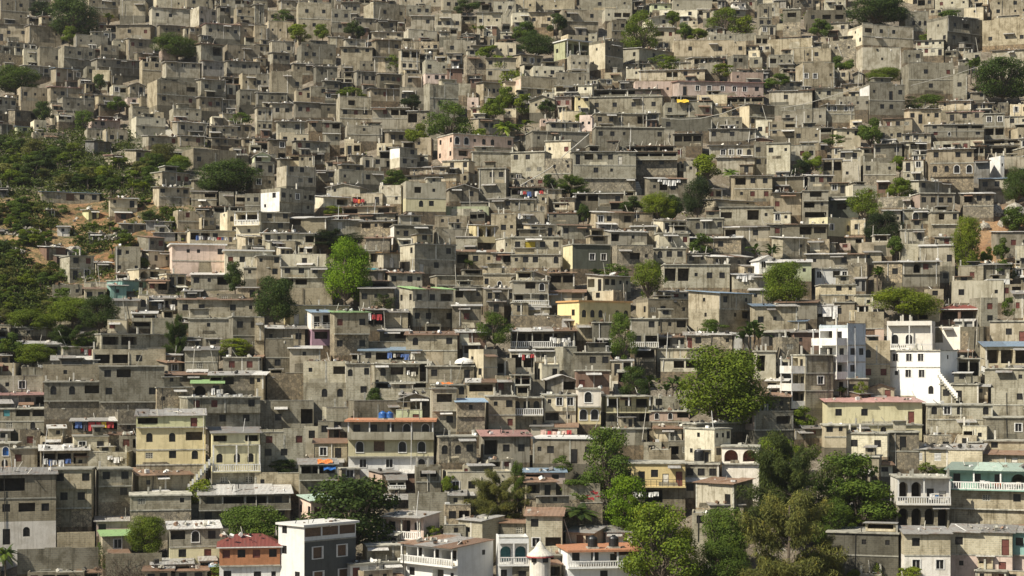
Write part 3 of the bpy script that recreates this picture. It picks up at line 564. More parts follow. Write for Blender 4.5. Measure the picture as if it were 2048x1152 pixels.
def link_house(h, name, loc, rz, label, cat, group=None):
    root = empty(name, loc, rz); tag(root, label, cat, group)
    for nm, b, M, _ in h.parts:
        if M is None:
            if b.v: b.obj(nm, root)
        else:
            ub, cache = unit(b); j = round(rnd.random(), 1)
            if j not in cache:
                t = MB(); t.add(ub, Matrix.Identity(4), j); cache[j] = t.mesh(nm)
            o = bpy.data.objects.new(nm, cache[j]); C.objects.link(o); o.parent = root; o.matrix_local = M
    return root
def pour_house(h, dst, loc, rz):
    T = Matrix.Translation(loc) @ Matrix.Rotation(rz, 4, 'Z')
    for nm, b, M, _ in h.parts:
        if M is None: dst.add(b, T)
        else: dst.add(unit(b)[0], T @ M, rnd.random())
HOUSES = """@0 0
-20 -20 230 180 -30 G .w/.. p;grey house in the top left corner beside a dark bush
-10 185 240 330 0 P dw.w t;house with dark doorway at the left edge near the top
240 205 490 340 0 P ..n t;plain beige house right of dark doorway house, top left
380 60 700 -20 0 P . p
715 -20 945 125 0 G nww/... p;grey house with two small windows at the top edge, right of large dark tree
960 5 1185 125 0 G ... p
1195 60 1590 190 -25 P ww.. t;low house pair with two small dark windows near the top, left quarter
1480 -20 1700 60 0 L .. p
1255 -20 1480 70 0 L .. p
1870 60 2080 180 0 G w.w/.. p
1255 195 1480 285 0 G nn t
1610 185 1920 310 -40 P wnnw k;block house with thin red roof line and row of slits in the upper left quarter
1920 180 2080 320 0 P .a t
930 190 1240 310 0 P .w.r t;beige house with small red shutter at its right end, upper left
1000 305 1225 410 -30 P rw. t
590 280 860 380 0 P nn. p
895 320 1000 410 0 L . p
300 380 510 530 -20 G .w p;grey cube house with one small square window in the upper left quarter
515 380 755 540 0 G nww/... p;tall grey house with two small windows beside the grey cube house, upper left
180 390 300 510 0 L . p
-10 430 180 520 0 S . p
780 470 1120 600 0 P nwr/... w;long tan house with small windows and stepped roof in the upper left quarter
1140 480 1290 620 0 G .w/. p
1300 490 1600 620 -30 P nww/... w;house with three small openings under a wavy white roof, upper left
1600 480 1790 610 0 T .... t
1790 480 2080 590 -30 P ..w.. t
1570 345 1780 480 -40 G .o r
1780 360 2080 480 0 P .n.. p;beige house with one tiny window at the right end of the upper left slope
1300 400 1420 480 0 K . p
1100 415 1270 480 0 D .. t
410 540 620 660 -40 P r.w. b
200 520 420 610 0 P .w w
740 560 890 660 0 L . p
1040 660 1160 750 0 P nd l
1180 650 1580 850 -80 GG n.W/w.r p;grey two-level house with sunlit left wall and black roof hole beside long stairway
1570 630 1810 760 -40 G ww w;grey house with two rounded dark windows under white roof line
1800 610 1940 690 0 D oo w
1940 585 2080 730 0 L .. p
1890 720 2080 840 -30 G .w. p
1600 770 1770 890 0 P .r. t
1760 790 1880 890 0 P n. t
380 690 660 810 -30 P nw.. k;house with reddish white roof line above the ravine, upper left
170 700 390 810 0 P w.. p
790 755 970 830 0 L .. t
465 785 750 890 -40 P .n. p
400 825 520 910 0 P w. p
-10 840 155 930 0 P nn w
245 960 370 1060 -30 C n. p
140 1005 245 1075 0 M w b
710 955 960 1035 0 K nw.. k
800 930 960 970 0 R . w
1030 850 1190 960 -30 G . p
1050 940 1320 1060 -40 C .n/.. p;white-washed stepped block house beside the long hillside stairway
1020 780 1130 850 0 K . p
1130 770 1230 850 0 L . p
1390 870 1610 960 0 G .n. p
1380 970 1650 1080 -40 P w.w w
1660 1000 1900 1090 0 P w.n t
1845 990 2010 1080 -30 P .w w
700 1030 860 1130 0 P . p
850 1035 1020 1160 0 P ww p
1140 1080 1420 1170 -50 P n.r w
1420 1080 1640 1170 -20 P .r w
1660 1100 1930 1170 0 P w.w w
1930 1100 2080 1170 0 P .w t
-10 985 100 1080 0 D . t
270 1060 530 1110 0 S .. n
1270 800 1400 870 0 S . n
1780 900 1940 990 0 P .. t
@512 0
-10 30 65 190 0 G n t
80 90 330 180 0 P w.w p
180 0 450 80 0 P .. t
340 20 600 260 0 GG ww/nw. p;grey two-level house with paired dark windows near the top left of centre
605 70 760 260 0 GG ww/. p
690 10 830 130 0 P .w t
860 30 1190 160 -80 G .w.w p;grey house with pale lit left wing and two dark windows near the top
1200 40 1400 130 0 G nw. p
1240 120 1420 230 0 P .w w
1430 110 1640 250 0 P www p
1640 120 1770 190 0 D Ww t
1480 -30 1650 90 0 G ww p
1150 -30 1480 50 0 P ... p
1770 90 1960 240 0 C w.. t
1900 10 2080 110 0 C ww p
780 140 960 240 0 P n. t
960 155 1120 250 0 G .w t
930 250 1190 310 0 P ..w w
930 310 1160 430 0 G ..w t
1170 330 1350 400 0 P . p
1180 240 1450 320 0 P .n. p
100 170 300 310 0 P .n. p
-10 200 90 340 0 P . p
-10 350 130 440 0 P .. t
130 320 310 450 0 P .w t
95 415 270 510 -40 P w.. t
325 350 640 510 -40 G ww.n p;grey house with two dim windows under a blue cloth, upper slope
580 285 700 380 0 P . t
700 305 880 380 0 P .. t
680 370 930 500 0 G aww/... t;grey house with one dark arched opening at its left corner, upper slope
945 450 1140 580 0 P .. w;blank tan cube with white tin strip on the upper slope
1140 385 1310 580 0 PP oo/ww. t;tall cube house with dark slot under its roof, upper slope
1330 480 1530 670 0 GK w.n/.ww p;grey house with pinkish ground floor on the upper slope
1530 540 1650 660 0 R .. t
1530 420 1650 510 0 P .. t
1660 440 1840 600 0 S .. n
1730 355 1920 470 0 L n.. t
1900 340 2080 460 0 C .. p
1840 455 2080 640 0 CC w../w.. t;cream house with open upper corner above bright bushes, near top centre
1760 650 1950 800 -60 P .n.. t
1500 320 1760 440 0 P .. p
775 560 960 690 -30 P .ww t
965 580 1165 690 0 D w.wr w
1170 590 1330 700 0 P w. p
1340 665 1620 880 -50 GG .../.w.. p;long grey house with pale post on its left wall, centre of upper slope
890 700 1160 810 -30 P .r. t
1150 700 1370 830 0 P wr. p
460 525 650 660 -20 G .. t
300 500 460 600 0 G n. w
105 570 370 750 -20 G ..w p;grey streaked house with dark opening at its right, upper slope left of centre
-10 590 100 720 0 P w. p
530 635 670 740 0 D .. w
-10 730 250 840 0 G w.. w
640 775 920 1020 -30 GG .W../wrw/... pR;pale grey house with three small shuttered windows and crenel-like roof posts, upper slope
930 850 1220 1030 0 P .roo/... w;tan house with red shutter and dark balcony bay beside crenel-like grey house
1210 875 1380 1020 0 S o. w
110 815 290 950 0 P w. w
300 810 520 940 0 P wr. w;tan house with dark red door under white stones on roof, left of upper slope
520 820 640 940 0 D . t
-10 850 130 1070 0 PG w.w/n.w t
175 960 390 1170 0 GP nw/... w;grey and beige stepped house with pale roof sheet below the ravine slope trees
420 955 590 1050 0 P ww w
180 1060 420 1170 -20 C ... p
540 1060 670 1160 -20 G .. w
710 1000 1010 1130 -20 P .n./... p;blank tan wall house below the crenel-like grey house, upper slope
850 980 1000 1030 0 C nw t
1030 1045 1260 1160 -30 P .w. w
1270 1100 1400 1200 0 P n. p;small pale house with flat roof directly left of pink arches
1450 1080 2060 1300 -130 KK AA.aa.w/W.r f;salmon pink house with two white-edged arches, palm at its right
1720 940 1950 1070 -60 P .www w
1720 850 1880 930 0 C r.r t
1970 640 2180 780 0 C aa t
1980 870 2080 940 0 C . p
1690 780 1780 880 0 K . p
-10 1100 130 1170 0 P .n. t
670 520 780 620 0 S . n
830 490 960 560 0 G .. p
@1024 0
-10 100 140 200 0 C n.w p
140 90 330 220 0 P ..w t
360 80 690 240 0 P w.w/.. p;beige house with a blank lower wall above the mint green balcony house
190 0 500 100 0 L .n. p
540 -20 960 80 0 L .w.n p;tan house with one yellow patch at the very top, right of centre
720 70 950 170 0 C .WW p
-10 -30 190 110 0 L .. p
1100 20 1270 100 0 M .n t
1260 0 1600 90 0 C n... p
1180 80 1480 150 0 C ..w p
1040 120 1320 220 -70 C .w. l
1040 210 1300 330 -30 C .Wr w;cream house with brown picture window under dark gable, upper right of centre
1750 10 1870 80 0 W n. t
1580 70 1870 130 0 C .w w
1960 30 2080 230 0 G w/w. p
760 160 910 310 -40 G nw/.. p
1560 275 1950 330 0 G ... p
1280 320 1870 450 -20 P .w..w.w p;long pale house with three dark windows and rubble beneath, upper right
1550 210 1700 280 0 P .R l
335 330 620 480 -90 M =ooo q;pale mint green house with white balcony arches and balustrade on a corner
390 280 630 350 -60 C n.. p
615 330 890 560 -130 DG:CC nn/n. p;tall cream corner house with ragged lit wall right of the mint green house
440 440 620 570 -30 P nnn p
880 400 1410 510 -140 C .w.w. w;long cream house with lit left half, two dark windows, right of centre near top
880 500 1440 560 0 C .w.d. t;low cream row with dark doorway below the long cream house, upper right
1020 550 1540 640 0 P ..ow. w;long low house with thin slab roof just above the long salmon pink house
740 580 880 660 0 L . n
140 530 420 630 -30 C .n.w p
320 580 620 680 0 P .. p
-20 615 360 780 -90 GG:KC ./.w. pR;grey concrete block with small red shutter on its pale left wall
0 780 240 860 0 D w.. f
235 740 340 800 0 C n p
140 760 340 900 0 C nn l
340 680 640 760 0 C WW. f
340 765 475 880 0 K rr w;pale pink house with two red shutters left of dark-roofed terrace
490 765 620 900 -20 Y .w/n. f
650 710 1190 770 0 D oooo t;long dark green canopied terrace on top of a four-window house
610 770 1200 910 0 G wwww f;wide grey house with four dark windows under the dark green canopied terrace
625 905 1080 1020 -40 G www.o f;grey middle storey with pinkish rag on the roof edge
630 1015 1220 1140 -40 G wwn..w f;grey lower house with dim windows and white base line
960 650 1280 770 0 K nn.. p;pale pink-grey block house left of long pink house
1280 645 2010 770 0 K dfffffw k;long salmon pink house with white door and row of white framed windows
1720 580 2010 660 0 K ... p
1730 440 1890 580 -40 G .W./.. p
1900 460 2000 540 0 G w p
1200 820 1600 940 0 G w.w.r p;grey house with big dark maroon window below orange and yellow stall
1270 770 1480 815 0 D oo t
1480 760 1720 830 0 L .. p
1710 770 2010 830 0 D ooo k
1600 840 1760 940 0 G . t
1590 940 1840 1030 0 G ..n p
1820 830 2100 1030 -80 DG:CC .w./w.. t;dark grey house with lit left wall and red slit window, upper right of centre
1200 940 1600 1050 0 D w... p;dim house with sagging wire in front, right of the dark-roofed terrace group
270 970 545 1050 0 P ww. w
220 950 350 1010 0 K .. p
380 890 560 980 0 C .. p
105 1050 620 1180 -60 P n.r.. f;wide pale house with one dark red window, centre of upper slope
-20 1050 110 1160 0 P . p
540 920 640 1050 0 K nn p
1580 1020 1950 1130 0 P w.w.n t;low tan house under flat slab beside the lit dark grey house, upper right
1950 960 2080 1100 0 C .R p
1290 1060 1520 1170 0 D WWW t
1220 1040 1300 1150 0 P . p
1880 1100 2080 1160 0 R . l
@1536 0
-10 20 90 130 0 P w p
120 70 260 280 0 DS W/n. f;stacked house with dark open room over rubble wall near the top right
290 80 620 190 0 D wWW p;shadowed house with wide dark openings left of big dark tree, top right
480 175 640 270 0 P .w t
440 0 620 60 0 L .. p
1050 90 1280 250 -50 G .aaa p;grey house with three arched windows beside the big dark tree, top right
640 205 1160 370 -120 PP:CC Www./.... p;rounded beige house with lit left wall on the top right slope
700 380 1060 560 -60 P .n. p;plain beige block storey beneath a rounded house on the top right slope
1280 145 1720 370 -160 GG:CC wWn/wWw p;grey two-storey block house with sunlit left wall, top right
1720 140 2080 360 0 GG ../w.w p;grey block house with whitewash patches on its parapet, top right edge
1780 -20 2080 130 0 GP n.w./w.nw p;beige two-level house in the top right corner
1340 -20 1600 70 0 L r.. p
1570 60 1720 130 0 C . p
1070 400 1240 500 0 G .w p
1060 500 1480 750 -70 GG .w.r/.w. pR;block house with bright cream lit left wall below the top right group
1480 590 1590 750 0 G w p
200 380 500 490 0 G .nw. p;beige house with white cloth pile at its left, right upper slope
0 310 350 440 0 G ... p;blank grey parapet house left of the beige house with lit corner, upper right
-10 440 200 540 0 G W.. p
220 500 530 690 -60 G ff.n p;grey house with white framed paired window, upper right slope
680 570 760 650 0 P . l
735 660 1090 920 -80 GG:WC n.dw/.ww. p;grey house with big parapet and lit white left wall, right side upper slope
600 660 740 750 0 P n. t
545 770 830 880 0 P .nn. p
425 830 690 980 -40 G ff.ff/... w;grey house with four slim white framed windows, right side upper slope
60 645 345 720 0 P .w.n w
10 715 350 840 0 P .w.. w;house with one dark window and thin flat roof, right upper slope below bush
350 695 600 800 0 G nw. t
110 870 460 1000 0 P w.nn p;long low house with tiny dark windows left of slim white framed windows
0 970 240 1090 0 GP wW/.. p
215 1020 420 1150 0 G w.. p
1090 860 1380 990 -40 P wdnw t;house with pale left corner and three dark openings below hedge, right upper slope
1370 800 1620 880 0 P n.n w
1620 815 1800 900 0 P .w. t
1430 885 1720 980 0 P d.w k
1720 905 1890 1110 0 GP ff/oo f;grey house with two white framed windows over tall brown openings near right edge
1250 985 1720 1100 -40 P w.WW/rA.w w;beige house with arched window row and lit pink doorway, right upper slope
1890 920 2080 1020 0 P .. t
1930 1020 2080 1160 -70 C .. p
510 1020 740 1120 -40 C .n. t
890 1010 1080 1150 0 G w.w p
1080 1060 1300 1150 0 P ww. t
1730 1110 2080 1160 0 P oo t
1560 420 1700 500 0 C .. p
1620 730 1730 800 0 P .w t
1800 390 2080 560 0 P n.. t;dim beige house behind the big dark tree at the upper right edge
500 320 700 450 0 S .. n
380 560 560 640 0 D .. p
@0 288
685 -30 890 80 -70 T . t;grey tin shack at the top edge of the green ravine
835 80 980 165 -70 P . k;small shack with reddish roof among banana plants
1000 45 1255 150 -90 P w.w t;tan hut row above the dark ravine trees
1255 55 1450 150 0 R .. w;brown shack with white tin roof above the ravine
1460 45 1890 200 -90 G w... p;blank grey house with white wall blocks left of large dark tree
1210 225 1515 335 -90 P .grr f;beige house with pale lit left wall, in upper row by the ravine
1225 335 1515 500 -50 P w.nw/... w;beige house with three dark windows and white roof line in lower row by ravine
1530 280 1710 370 0 G n. t;small grey block house with flat lid near large dark tree
1530 370 1730 500 0 G .o/. t;grey shack with open middle and tin roof at the ravine edge
1740 385 1870 490 0 G . p;blank grey cube below large dark tree
1885 405 1980 480 0 P o p;small open concrete frame hut
1960 395 2080 560 0 G nw/. p;grey house stub with dark doorway
320 375 790 480 -20 G .gRww b;long low shack row with patched white and blue tin in the green ravine
-20 340 70 430 0 T w w;tin hut at the left edge in the ravine
880 425 1095 580 0 C n.d/. w;white hut on tan plinth amid ravine bushes
660 520 790 605 -50 M d w;tiny white and mint shack alone in ravine bushes
375 520 440 580 0 G w t;tiny grey hut half hidden by ravine trees
950 630 1160 710 -20 G .w.w t;low dark hut with brown roof on the red earth slope
1170 610 1375 690 0 T .. t;pale corrugated tin hut at ravine rim
1230 700 1400 780 0 T .. w;leaning tin hut with slanted white roof at the foot of the red slope
1385 530 1640 690 -40 P .r.p/... n;pinkish beige house on rubble wall at ravine edge
460 650 555 740 0 W n w;tiny white plastered hut on stilts in the ravine
710 705 830 790 0 T .. t;weathered tin hut in the middle of ravine bushes
315 815 525 930 -60 R .. w;red-brown tin box hut with white lid on bare earth
720 940 895 1030 -50 G .d w;small grey hut with white tin on low green slope
-20 680 50 720 0 T . w;white-roofed tin hut sunk in bushes at the left edge
920 820 1120 1060 0 GG w../n.. R;bare grey block house with square hole at upper left, at hillside edge
1110 845 1350 990 -80 C .w.n t;pale cream house with open side stairs beside pink house
1350 800 1800 1060 -30 KK .nn.w/... q;pale pink house with white roof edge near hillside rim
1490 690 1930 800 0 C oow.a f;cream house with white canopy, clothes strung in front
1760 545 1950 720 -60 C a./d p;half-ruined white house with arched opening and dark door
1890 540 2080 760 0 C =o/n f;cream house with orange-lined balustrade balcony
1580 870 1800 990 0 G ff. w;pale house with two white framed windows under white roof line
1790 850 2180 1010 -10 C rw.w q;long cream house with small red window and flat white edge
1950 985 2150 1080 0 P n. f;pale base house with tiny window beside slim tree
1530 1030 1830 1160 0 G w.o w;grey house with white roof edge and leaning pole
1025 1000 1360 1090 -90 C Oo. f;orange-cream house with arched side loggia
675 1100 860 1180 0 C . p;cream garden house wall at the foot of green slope
860 1090 1170 1180 -120 E .w f;pale turquoise flat house on hillside rim
930 1030 1030 1090 0 W o w;white porch hut below bare grey block house
1710 495 1940 560 0 G oo t;dark open shelter with pale slatted roof
@512 288
-10 60 115 180 0 M W. l;grey-green gabled house with white framed wide window
165 180 480 340 -80 P ww./.gw R;half-finished tan house with crenel-like parapet
480 205 640 300 0 G .w t;grey hut with flat white tin roof between two tan houses
595 210 1025 320 -70 L n.w. p;pale stepped block walls, brightly lit at left
565 315 830 420 -0 C n. l;cream house with long slanting stair roof
40 365 465 550 -150 G:W w.fnW/... p;grey house with sunlit white left wing and one hanging cloth
-10 545 265 700 0 GG .w.w/.w f;grey two-storey house with pair of small upper windows left of white tin sheets
270 580 560 680 0 D W.. w;low house with bright white tin strip over a dark slot
545 595 845 700 0 G .p.. w;low grey house with one bright blue shutter
555 555 1110 605 0 P .... r;long rust-edged roof house of rubble above the blue shutter
690 490 1085 590 0 P o.W r;low house with fringe of rust and wide dark window left of cream house
470 415 740 510 -70 C .o w;pale house with tented white roof and dark opening
765 395 1010 490 0 P o.d p;cream house with red laundry and narrow black door
985 330 1160 480 0 P ../.n p;plain beige house directly left of cream two-storey house
1155 300 1520 540 -0 CY .W.n./.aw. p;cream-yellow two-storey house with wide recessed balcony window
1440 500 1860 575 0 M ... p;grey-green terrace wall house with white pole
1130 560 1320 655 0 P .w t;small beige house with one dark window below cream two-storey house
1430 575 1690 665 0 P nn p;beige house row under terrace wall
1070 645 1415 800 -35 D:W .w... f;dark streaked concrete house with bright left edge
1410 680 1705 800 0 P ... p;plain tan wall house right of dark streaked concrete house
1600 730 1770 850 0 G .. t;blank brown-grey cube house left of yellow arcade
1700 640 1900 790 -60 Y _OO w;small yellow arcade balcony house with white gable roof
1880 560 2080 760 0 G .wn p;grey house with pale stair parapet right of yellow arcade
1920 750 2080 880 -70 C n.w f;cream house with lit left wall below yellow arcade
1150 800 1600 1040 -120 GP:CP ..w/pw. f;grey overhanging house with blue door on its lower floor
930 860 1145 990 -90 P p o;tan house with orange-edged sheet roof and small pale window
820 850 980 980 0 C oo f;cream framed loggia beside the bright round tree
880 740 1070 850 0 S .. r;tile-strewn ruin with broken orange roofing
1600 850 1915 990 0 G ow. r;house with long rust roof behind dark banana plants
880 1000 1030 1110 0 G .p w;grey house with turquoise shutter at foot of the bright round tree
1030 1020 1330 1150 0 P w.w. r;wooden-fronted house with patchy brown tin roof
780 1090 1060 1170 0 D oo r;low sheds with rust roof beside bright round tree trunk
1390 1050 1820 1200 0 G ./OOw f;grey balcony house with green edge over two dark arches
1820 1035 2130 1180 0 G w.A.rr f;brown-grey house with pointed arch window and twin red shutters
200 980 630 1150 0 GG wwww/oo.. f;grey house with row of four dark windows over open ground floor
-10 890 200 1080 -20 P n.w/.w f;tan house with flat orange-tinged parapet left of four-window house
200 880 560 980 0 C .d. p;pale block house with one tall dark doorway above four-window house
40 700 470 815 -20 C w.w.o w;pale balcony house with white roof strip at left
470 700 570 800 0 P . p;plain beige block behind scrubby grey shrub
1190 240 1600 300 0 P w.ww. t;low beige house with thin white roof line below pink arches
1600 235 1780 320 -100 G . p;grey terrace corner house
1775 190 2000 430 0 GG .ww/.. f;tall grey house with two square windows beside slope
1520 320 1780 460 0 P .w l;beige house with white gable outline
1070 20 1290 190 -80 GP:WC .w/wn w;white house with sunlit left wall and hanging rags
740 80 875 195 0 P . t;plain tan cube house left of white house
565 135 770 205 0 P wn. r;low hut with reddish roof edge below plain tan cube
1230 180 1520 240 0 S w..w t;low rubble house row under pink arches
1490 130 1700 225 0 C .w.w f;cream base house with two dark windows under pink arches
1700 60 2060 180 0 G .... f;long slab terrace wall house right of pink arches
1860 430 2060 530 0 P .w t;small brown house right of a long terrace wall
1640 460 1850 510 0 G .. t;grey hut with ragged dark roof behind terrace wall
@1024 288
-10 60 260 260 0 G ww./.gg f;grey house with two pale grilles under a slab
265 -30 470 120 0 C n.r f;cream upper house with small paired window and dark red corner loggia
265 115 475 330 0 S .n.n/... p;tall tan block house with soft shadow at its left, beside big grey tin-roofed house
460 50 990 380 -30 GGS dWwwp./.wn./... w;big grey tin-roofed house with dark doors and stained lower wall
980 55 1320 250 0 GS _ooo/w.w./... r;grey house with rust-roofed balcony and three small windows below
915 10 1300 70 0 D ooo r;rust-edged terrace shelter on top of balcony house
1580 0 1930 130 0 P .fffa t;beige house with row of pale windows right of small bright tree
1640 100 1940 190 0 P ... t;low plain house right of small bright tree
1940 -20 2080 200 0 G w./ww p;grey house with dark upright windows at right of terrace
1060 265 1400 430 -40 G .Ww. w;shadowed house with bright cloths on its parapet
1750 240 2080 460 0 G oww/nrr t;house with dark upper gallery and two brown-red doors
1510 440 1940 560 -120 CG _..n/ow w;cream balcony house with curved pale parapet
1660 500 2090 650 0 G W.on f;wide grey house with orange-brown door under long flat slab
1400 590 1690 720 0 G .aa.w f;grey house with twin arched windows
1130 600 1395 710 -80 C dWW w;house with white lit left wall and dark wide window
600 535 965 670 -70 P fw.W w;house with white left bay and flat white roof line, shutter black
360 640 640 760 0 G w.n t;grey house with flat tin roof beside white bay house
90 635 340 750 -55 P wdd b;small house with teal-blue roof and two dark red doors
-10 740 405 880 0 G w_Yww f;grey house with yellow screen in its wide window
-10 880 390 990 0 G nww.a f;lower grey house with dark arched corner door below yellow screen
405 800 790 1000 -80 m:Y .ff f;dark green-grey house with two white window frames and cream arched porch
740 690 1080 810 -50 P o.n. w;house with striped parapet and jumble on its roof
790 810 1130 980 0 S .Wn p;stone house with wide dark grille window
1135 710 1420 830 -40 C .w.r f;pale block house with red framed window
1135 830 1390 950 0 P aww f;beige house with three small windows below red framed window
1420 740 1830 870 0 S ..w. w;long rubble house with weeds on its flat roof
1700 650 2090 780 0 P o.w. w;tan house with tangled white tin roof edge
1400 870 1560 970 0 P wn t;small tan hut left of pink-edged rubble house
1500 890 1930 1010 -110 S wn.w w;house with small pink patch and curved white roof
1910 890 2110 1030 -70 W f. l;white gabled house end with framed window
1175 960 1740 1150 -40 G oo.ww f;big grey house with two-bay recessed balcony
1740 1030 2060 1160 0 G .. w;flat grey house with white cloths on ledge
600 1045 950 1180 -130 C wwnn t;cream house with stacked white bay beside leafy trees
300 1020 500 1140 0 D oo r;long orange-rust roof gallery house
-20 1010 300 1200 0 P .rrA l;brown arched house with red double window and little gable
890 410 1090 500 0 D .. p;shaded house wall below cloths
690 385 900 500 0 P .w w;plain beige house with slim tin edge
480 385 700 480 -20 D oo w;shelter with white tarp and poles
380 420 500 530 0 P rr. w;small shop front with two red panels
245 350 400 440 0 P .. t;small brown cube house with dark red side
-10 430 175 540 0 G n. t;grey cube house with flat lid at left
-10 335 250 430 0 D o.o r;shelter with long rust roof and hanging clothes
-10 540 260 640 0 P .. p;pale panel house with hanging white cloth
280 545 530 620 0 D .. r;low dark house with dashed rust edge
950 650 1150 740 0 D .. w;dark shaded shack between two beige houses
@1536 288
-10 -10 175 240 0 LL w.n/.. f;tan two-level house with two small windows at left
290 240 520 340 0 P wrw w;house with reddish door under flat white roof
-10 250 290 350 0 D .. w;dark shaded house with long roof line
20 380 265 570 -20 P r.. w;pinkish grey house with bright white sheet roof
265 370 480 610 0 P W/o./o f;three-level open house with rubble on top
460 420 720 590 0 m .W. f;shaded grey-green house with recessed panel
330 590 670 740 -150 Y f.a p;cream yellow house with white framed paired windows
-10 630 470 760 0 D r.oW t;long house with shaded porch and slanted tin roof
30 740 310 900 -90 G .n w;pale block house with sunlit left wall and tiny window
310 760 490 860 0 S .. n;rubble wall house under slanted tin
575 790 660 850 0 K r n;little pale pink cube
720 785 990 900 0 P ... p;stained white-washed wall house
1050 800 1200 900 0 L .. p;plain tan wall house at middle of the slope
1215 800 1490 980 0 P ..d w;plain house with deep dark alley beside it
310 870 780 1000 0 P n.w. w;ragged house above white and black fronted house
340 990 650 1115 0 W f.Wf f;white house front with black central doorway
640 950 790 1110 0 S . p;brown rubble wall house right of white house front
-10 930 345 1100 0 M nn. w;pale grey-green house behind big shrub at left
850 930 1070 1110 0 S .w w;rubble house with white roof edge behind banana plants
1060 930 1370 1140 0 P .Or./... w;house with orange-brown shutter and long white tin roof
1040 680 1250 800 0 P .a f;tan house with one small arched window and pale slab
1050 520 1290 640 0 G .Aw f;grey house with big dark arched opening
1280 540 1520 740 0 G .W.w/... f;grey house with arched brown window on shaded hillside
910 520 1060 680 0 P ... w;pale slim house beside large leafy tree
1150 390 1490 520 -70 P:K wwww f;house with four dark openings, pale pink left wall
1090 290 1460 390 -120 P:C w.. w;pale house with bright left wall and long white roof beam
1270 30 1640 370 0 PS w.ww/aaAA/... w;tall beige house with row of dark arches over rubble base
600 330 870 440 -80 C .r p;beige house with cream lit left wall and brown shuttered window
880 430 1140 510 0 S .. p;low rubble terrace wall house
740 140 1020 320 0 GS w.n/... p;block house on broad rubble base, tiny windows
560 45 740 150 0 C ww f;cream rooftop house with two dark square windows
590 140 740 320 0 P .. p;tan house with dark base below cream rooftop house
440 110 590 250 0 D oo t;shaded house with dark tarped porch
1640 120 1770 240 0 T .. r;metal sheet shack with red-white roof
1770 95 1890 240 -90 W n p;narrow white lit stair house
1880 100 2090 200 0 P ... p;long tan wall house with white tanks on its edge
1690 265 1970 380 0 P ww. b;tan house with blue tarp corner under trees
1540 385 1800 590 0 S oww/.. w;ruined house with ragged white roof on rubble base
1790 690 2090 880 0 P .rn w;beige house on bare earth slope at right edge
1980 810 2090 1000 0 L ./o p;pale block house with white posts at right edge
1710 950 1930 1110 0 G .w t;grey block house with slanted roof and one black window
1520 975 1720 1120 0 G .r. p;block house with rusty shuttered opening beside slanted-roof house
1730 1080 1930 1180 0 W nn p;white low house below slanted-roof house
850 -10 1070 110 0 G w.w t;grey house with two dim windows at top of the slope
1790 0 2000 100 0 P oo t;house with black upper gallery near right edge
@0 576
90 310 400 385 0 L aa.  f;low whitewashed house with two small arched windows among green bushes
680 -5 840 125 0 C ww r;cream house with two narrow windows over a pink base beside trees
870 -30 1010 90 -0 E n t;pale turquoise house with small tin roof among dark trees
905 85 1115 245 0 P . t;plain beige plastered house with one pale corner post
1110 55 1190 190 0 C a p;narrow cream gable wall with one dark arched opening
1190 70 1430 185 0 G wow t;patchwork tin shack with open porch and laundry
1430 80 2060 240 0 G _ww.wn r;long low grey house with debris-covered flat roof and solid balcony
1510 240 1840 370 0 G .n. f;blank dark grey wall house with flat slab
1830 225 2075 525 0 GG ww/gg f;grey block house with two dark windows over two pale vents
1440 270 1520 350 0 D W t;dark small shelter squeezed left of a blank grey wall
860 255 1030 360 0 C r. p;small cream house with red shutter beside an orange-beige porch
1060 190 1250 325 0 C _o/o w;orange-beige porch house with white frame roof terrace
1190 240 1440 375 0 L .. p;pale block terrace wall house with overhanging shrub
750 365 1395 490 0 G oo.. f;long grey house, left half two wide dark openings, topmost of two similar
750 490 1320 640 0 L oow. p;tan block house with two wide dark openings and small shuttered window
800 620 1310 1050 0 GGS wW../w.w/.. f;tall grey block house on rubble base with big black window
110 435 480 560 0 W w.o w;low house with crumpled white tin roof among round bushes
490 460 730 560 0 P .r t;small tan house with red laundry in its doorway
420 560 780 700 0 T .. t;flat tin roofed shack with pipes sticking out
350 610 800 745 0 L .n.. p;sandy unfinished house with stripped roof beams on top
360 745 810 1050 0 GS aa_W/... f;grey block house with two arched windows and wide balcony opening
-10 600 165 700 45 C r p;small cream house with one red window at the left edge
160 630 350 700 0 P .. n;plain tan parapet house at left beside a sandy unfinished house
-10 700 365 850 0 G nf. p;smooth grey house with paired narrow windows at the left edge
-10 840 370 965 0 T ppdo k;cluttered shack with blue door and red-tin roof
-10 960 590 1160 0 GG bWWw/ga. fD;grey balcony house with white satellite dish on its roof
580 1050 990 1160 0 D ooo w;stall-like house with dark red and blue cloths hung in its openings
920 990 1105 1170 0 S ./n n;rubble stone pier house with white block on top
1305 680 1690 800 0 G w.n r;low grey house with sagging tin roof beside narrow alley
1480 480 1740 680 0 GG ../g t;grey block house with stepped flat tin roof below a small tree
1785 550 2075 690 0 P rr f;beige grey house with rubble on its flat roof
1680 680 2075 820 0 S oW.w w;half-built stone house with white sheet roof and dark doorway
1210 790 1540 1000 -0 S n.. f;square rubble stone house with empty window niche
1540 750 1780 870 0 P Ow g;open porch with green tin roof on yellow posts
1430 870 2075 1120 0 GG ^rr.w/www fL;grey house with maroon windows and washing on its terrace
1100 1000 1640 1100 0 G wdD t;grey rooftop storey with red door and slanted white posts
1660 1120 2075 1170 0 D ooW w;dark shed with long white tin edge behind yellow house
@512 576
220 135 745 295 0 y pp..n f;bright yellow house front with pale door in shade of a tree
410 180 600 460 -35 WV |do/W b;white porch house with lilac-pink wall below and little blue tin roof
590 180 900 540 0 GS _r.w/w.w g;grey house with red door, white ledge and light green tin roof edge
60 310 390 470 0 G n.w w;grey block shack with white sheet roofs left of the lilac house
-10 235 65 570 0 G ./. p;plain grey block wall house cut between two trees
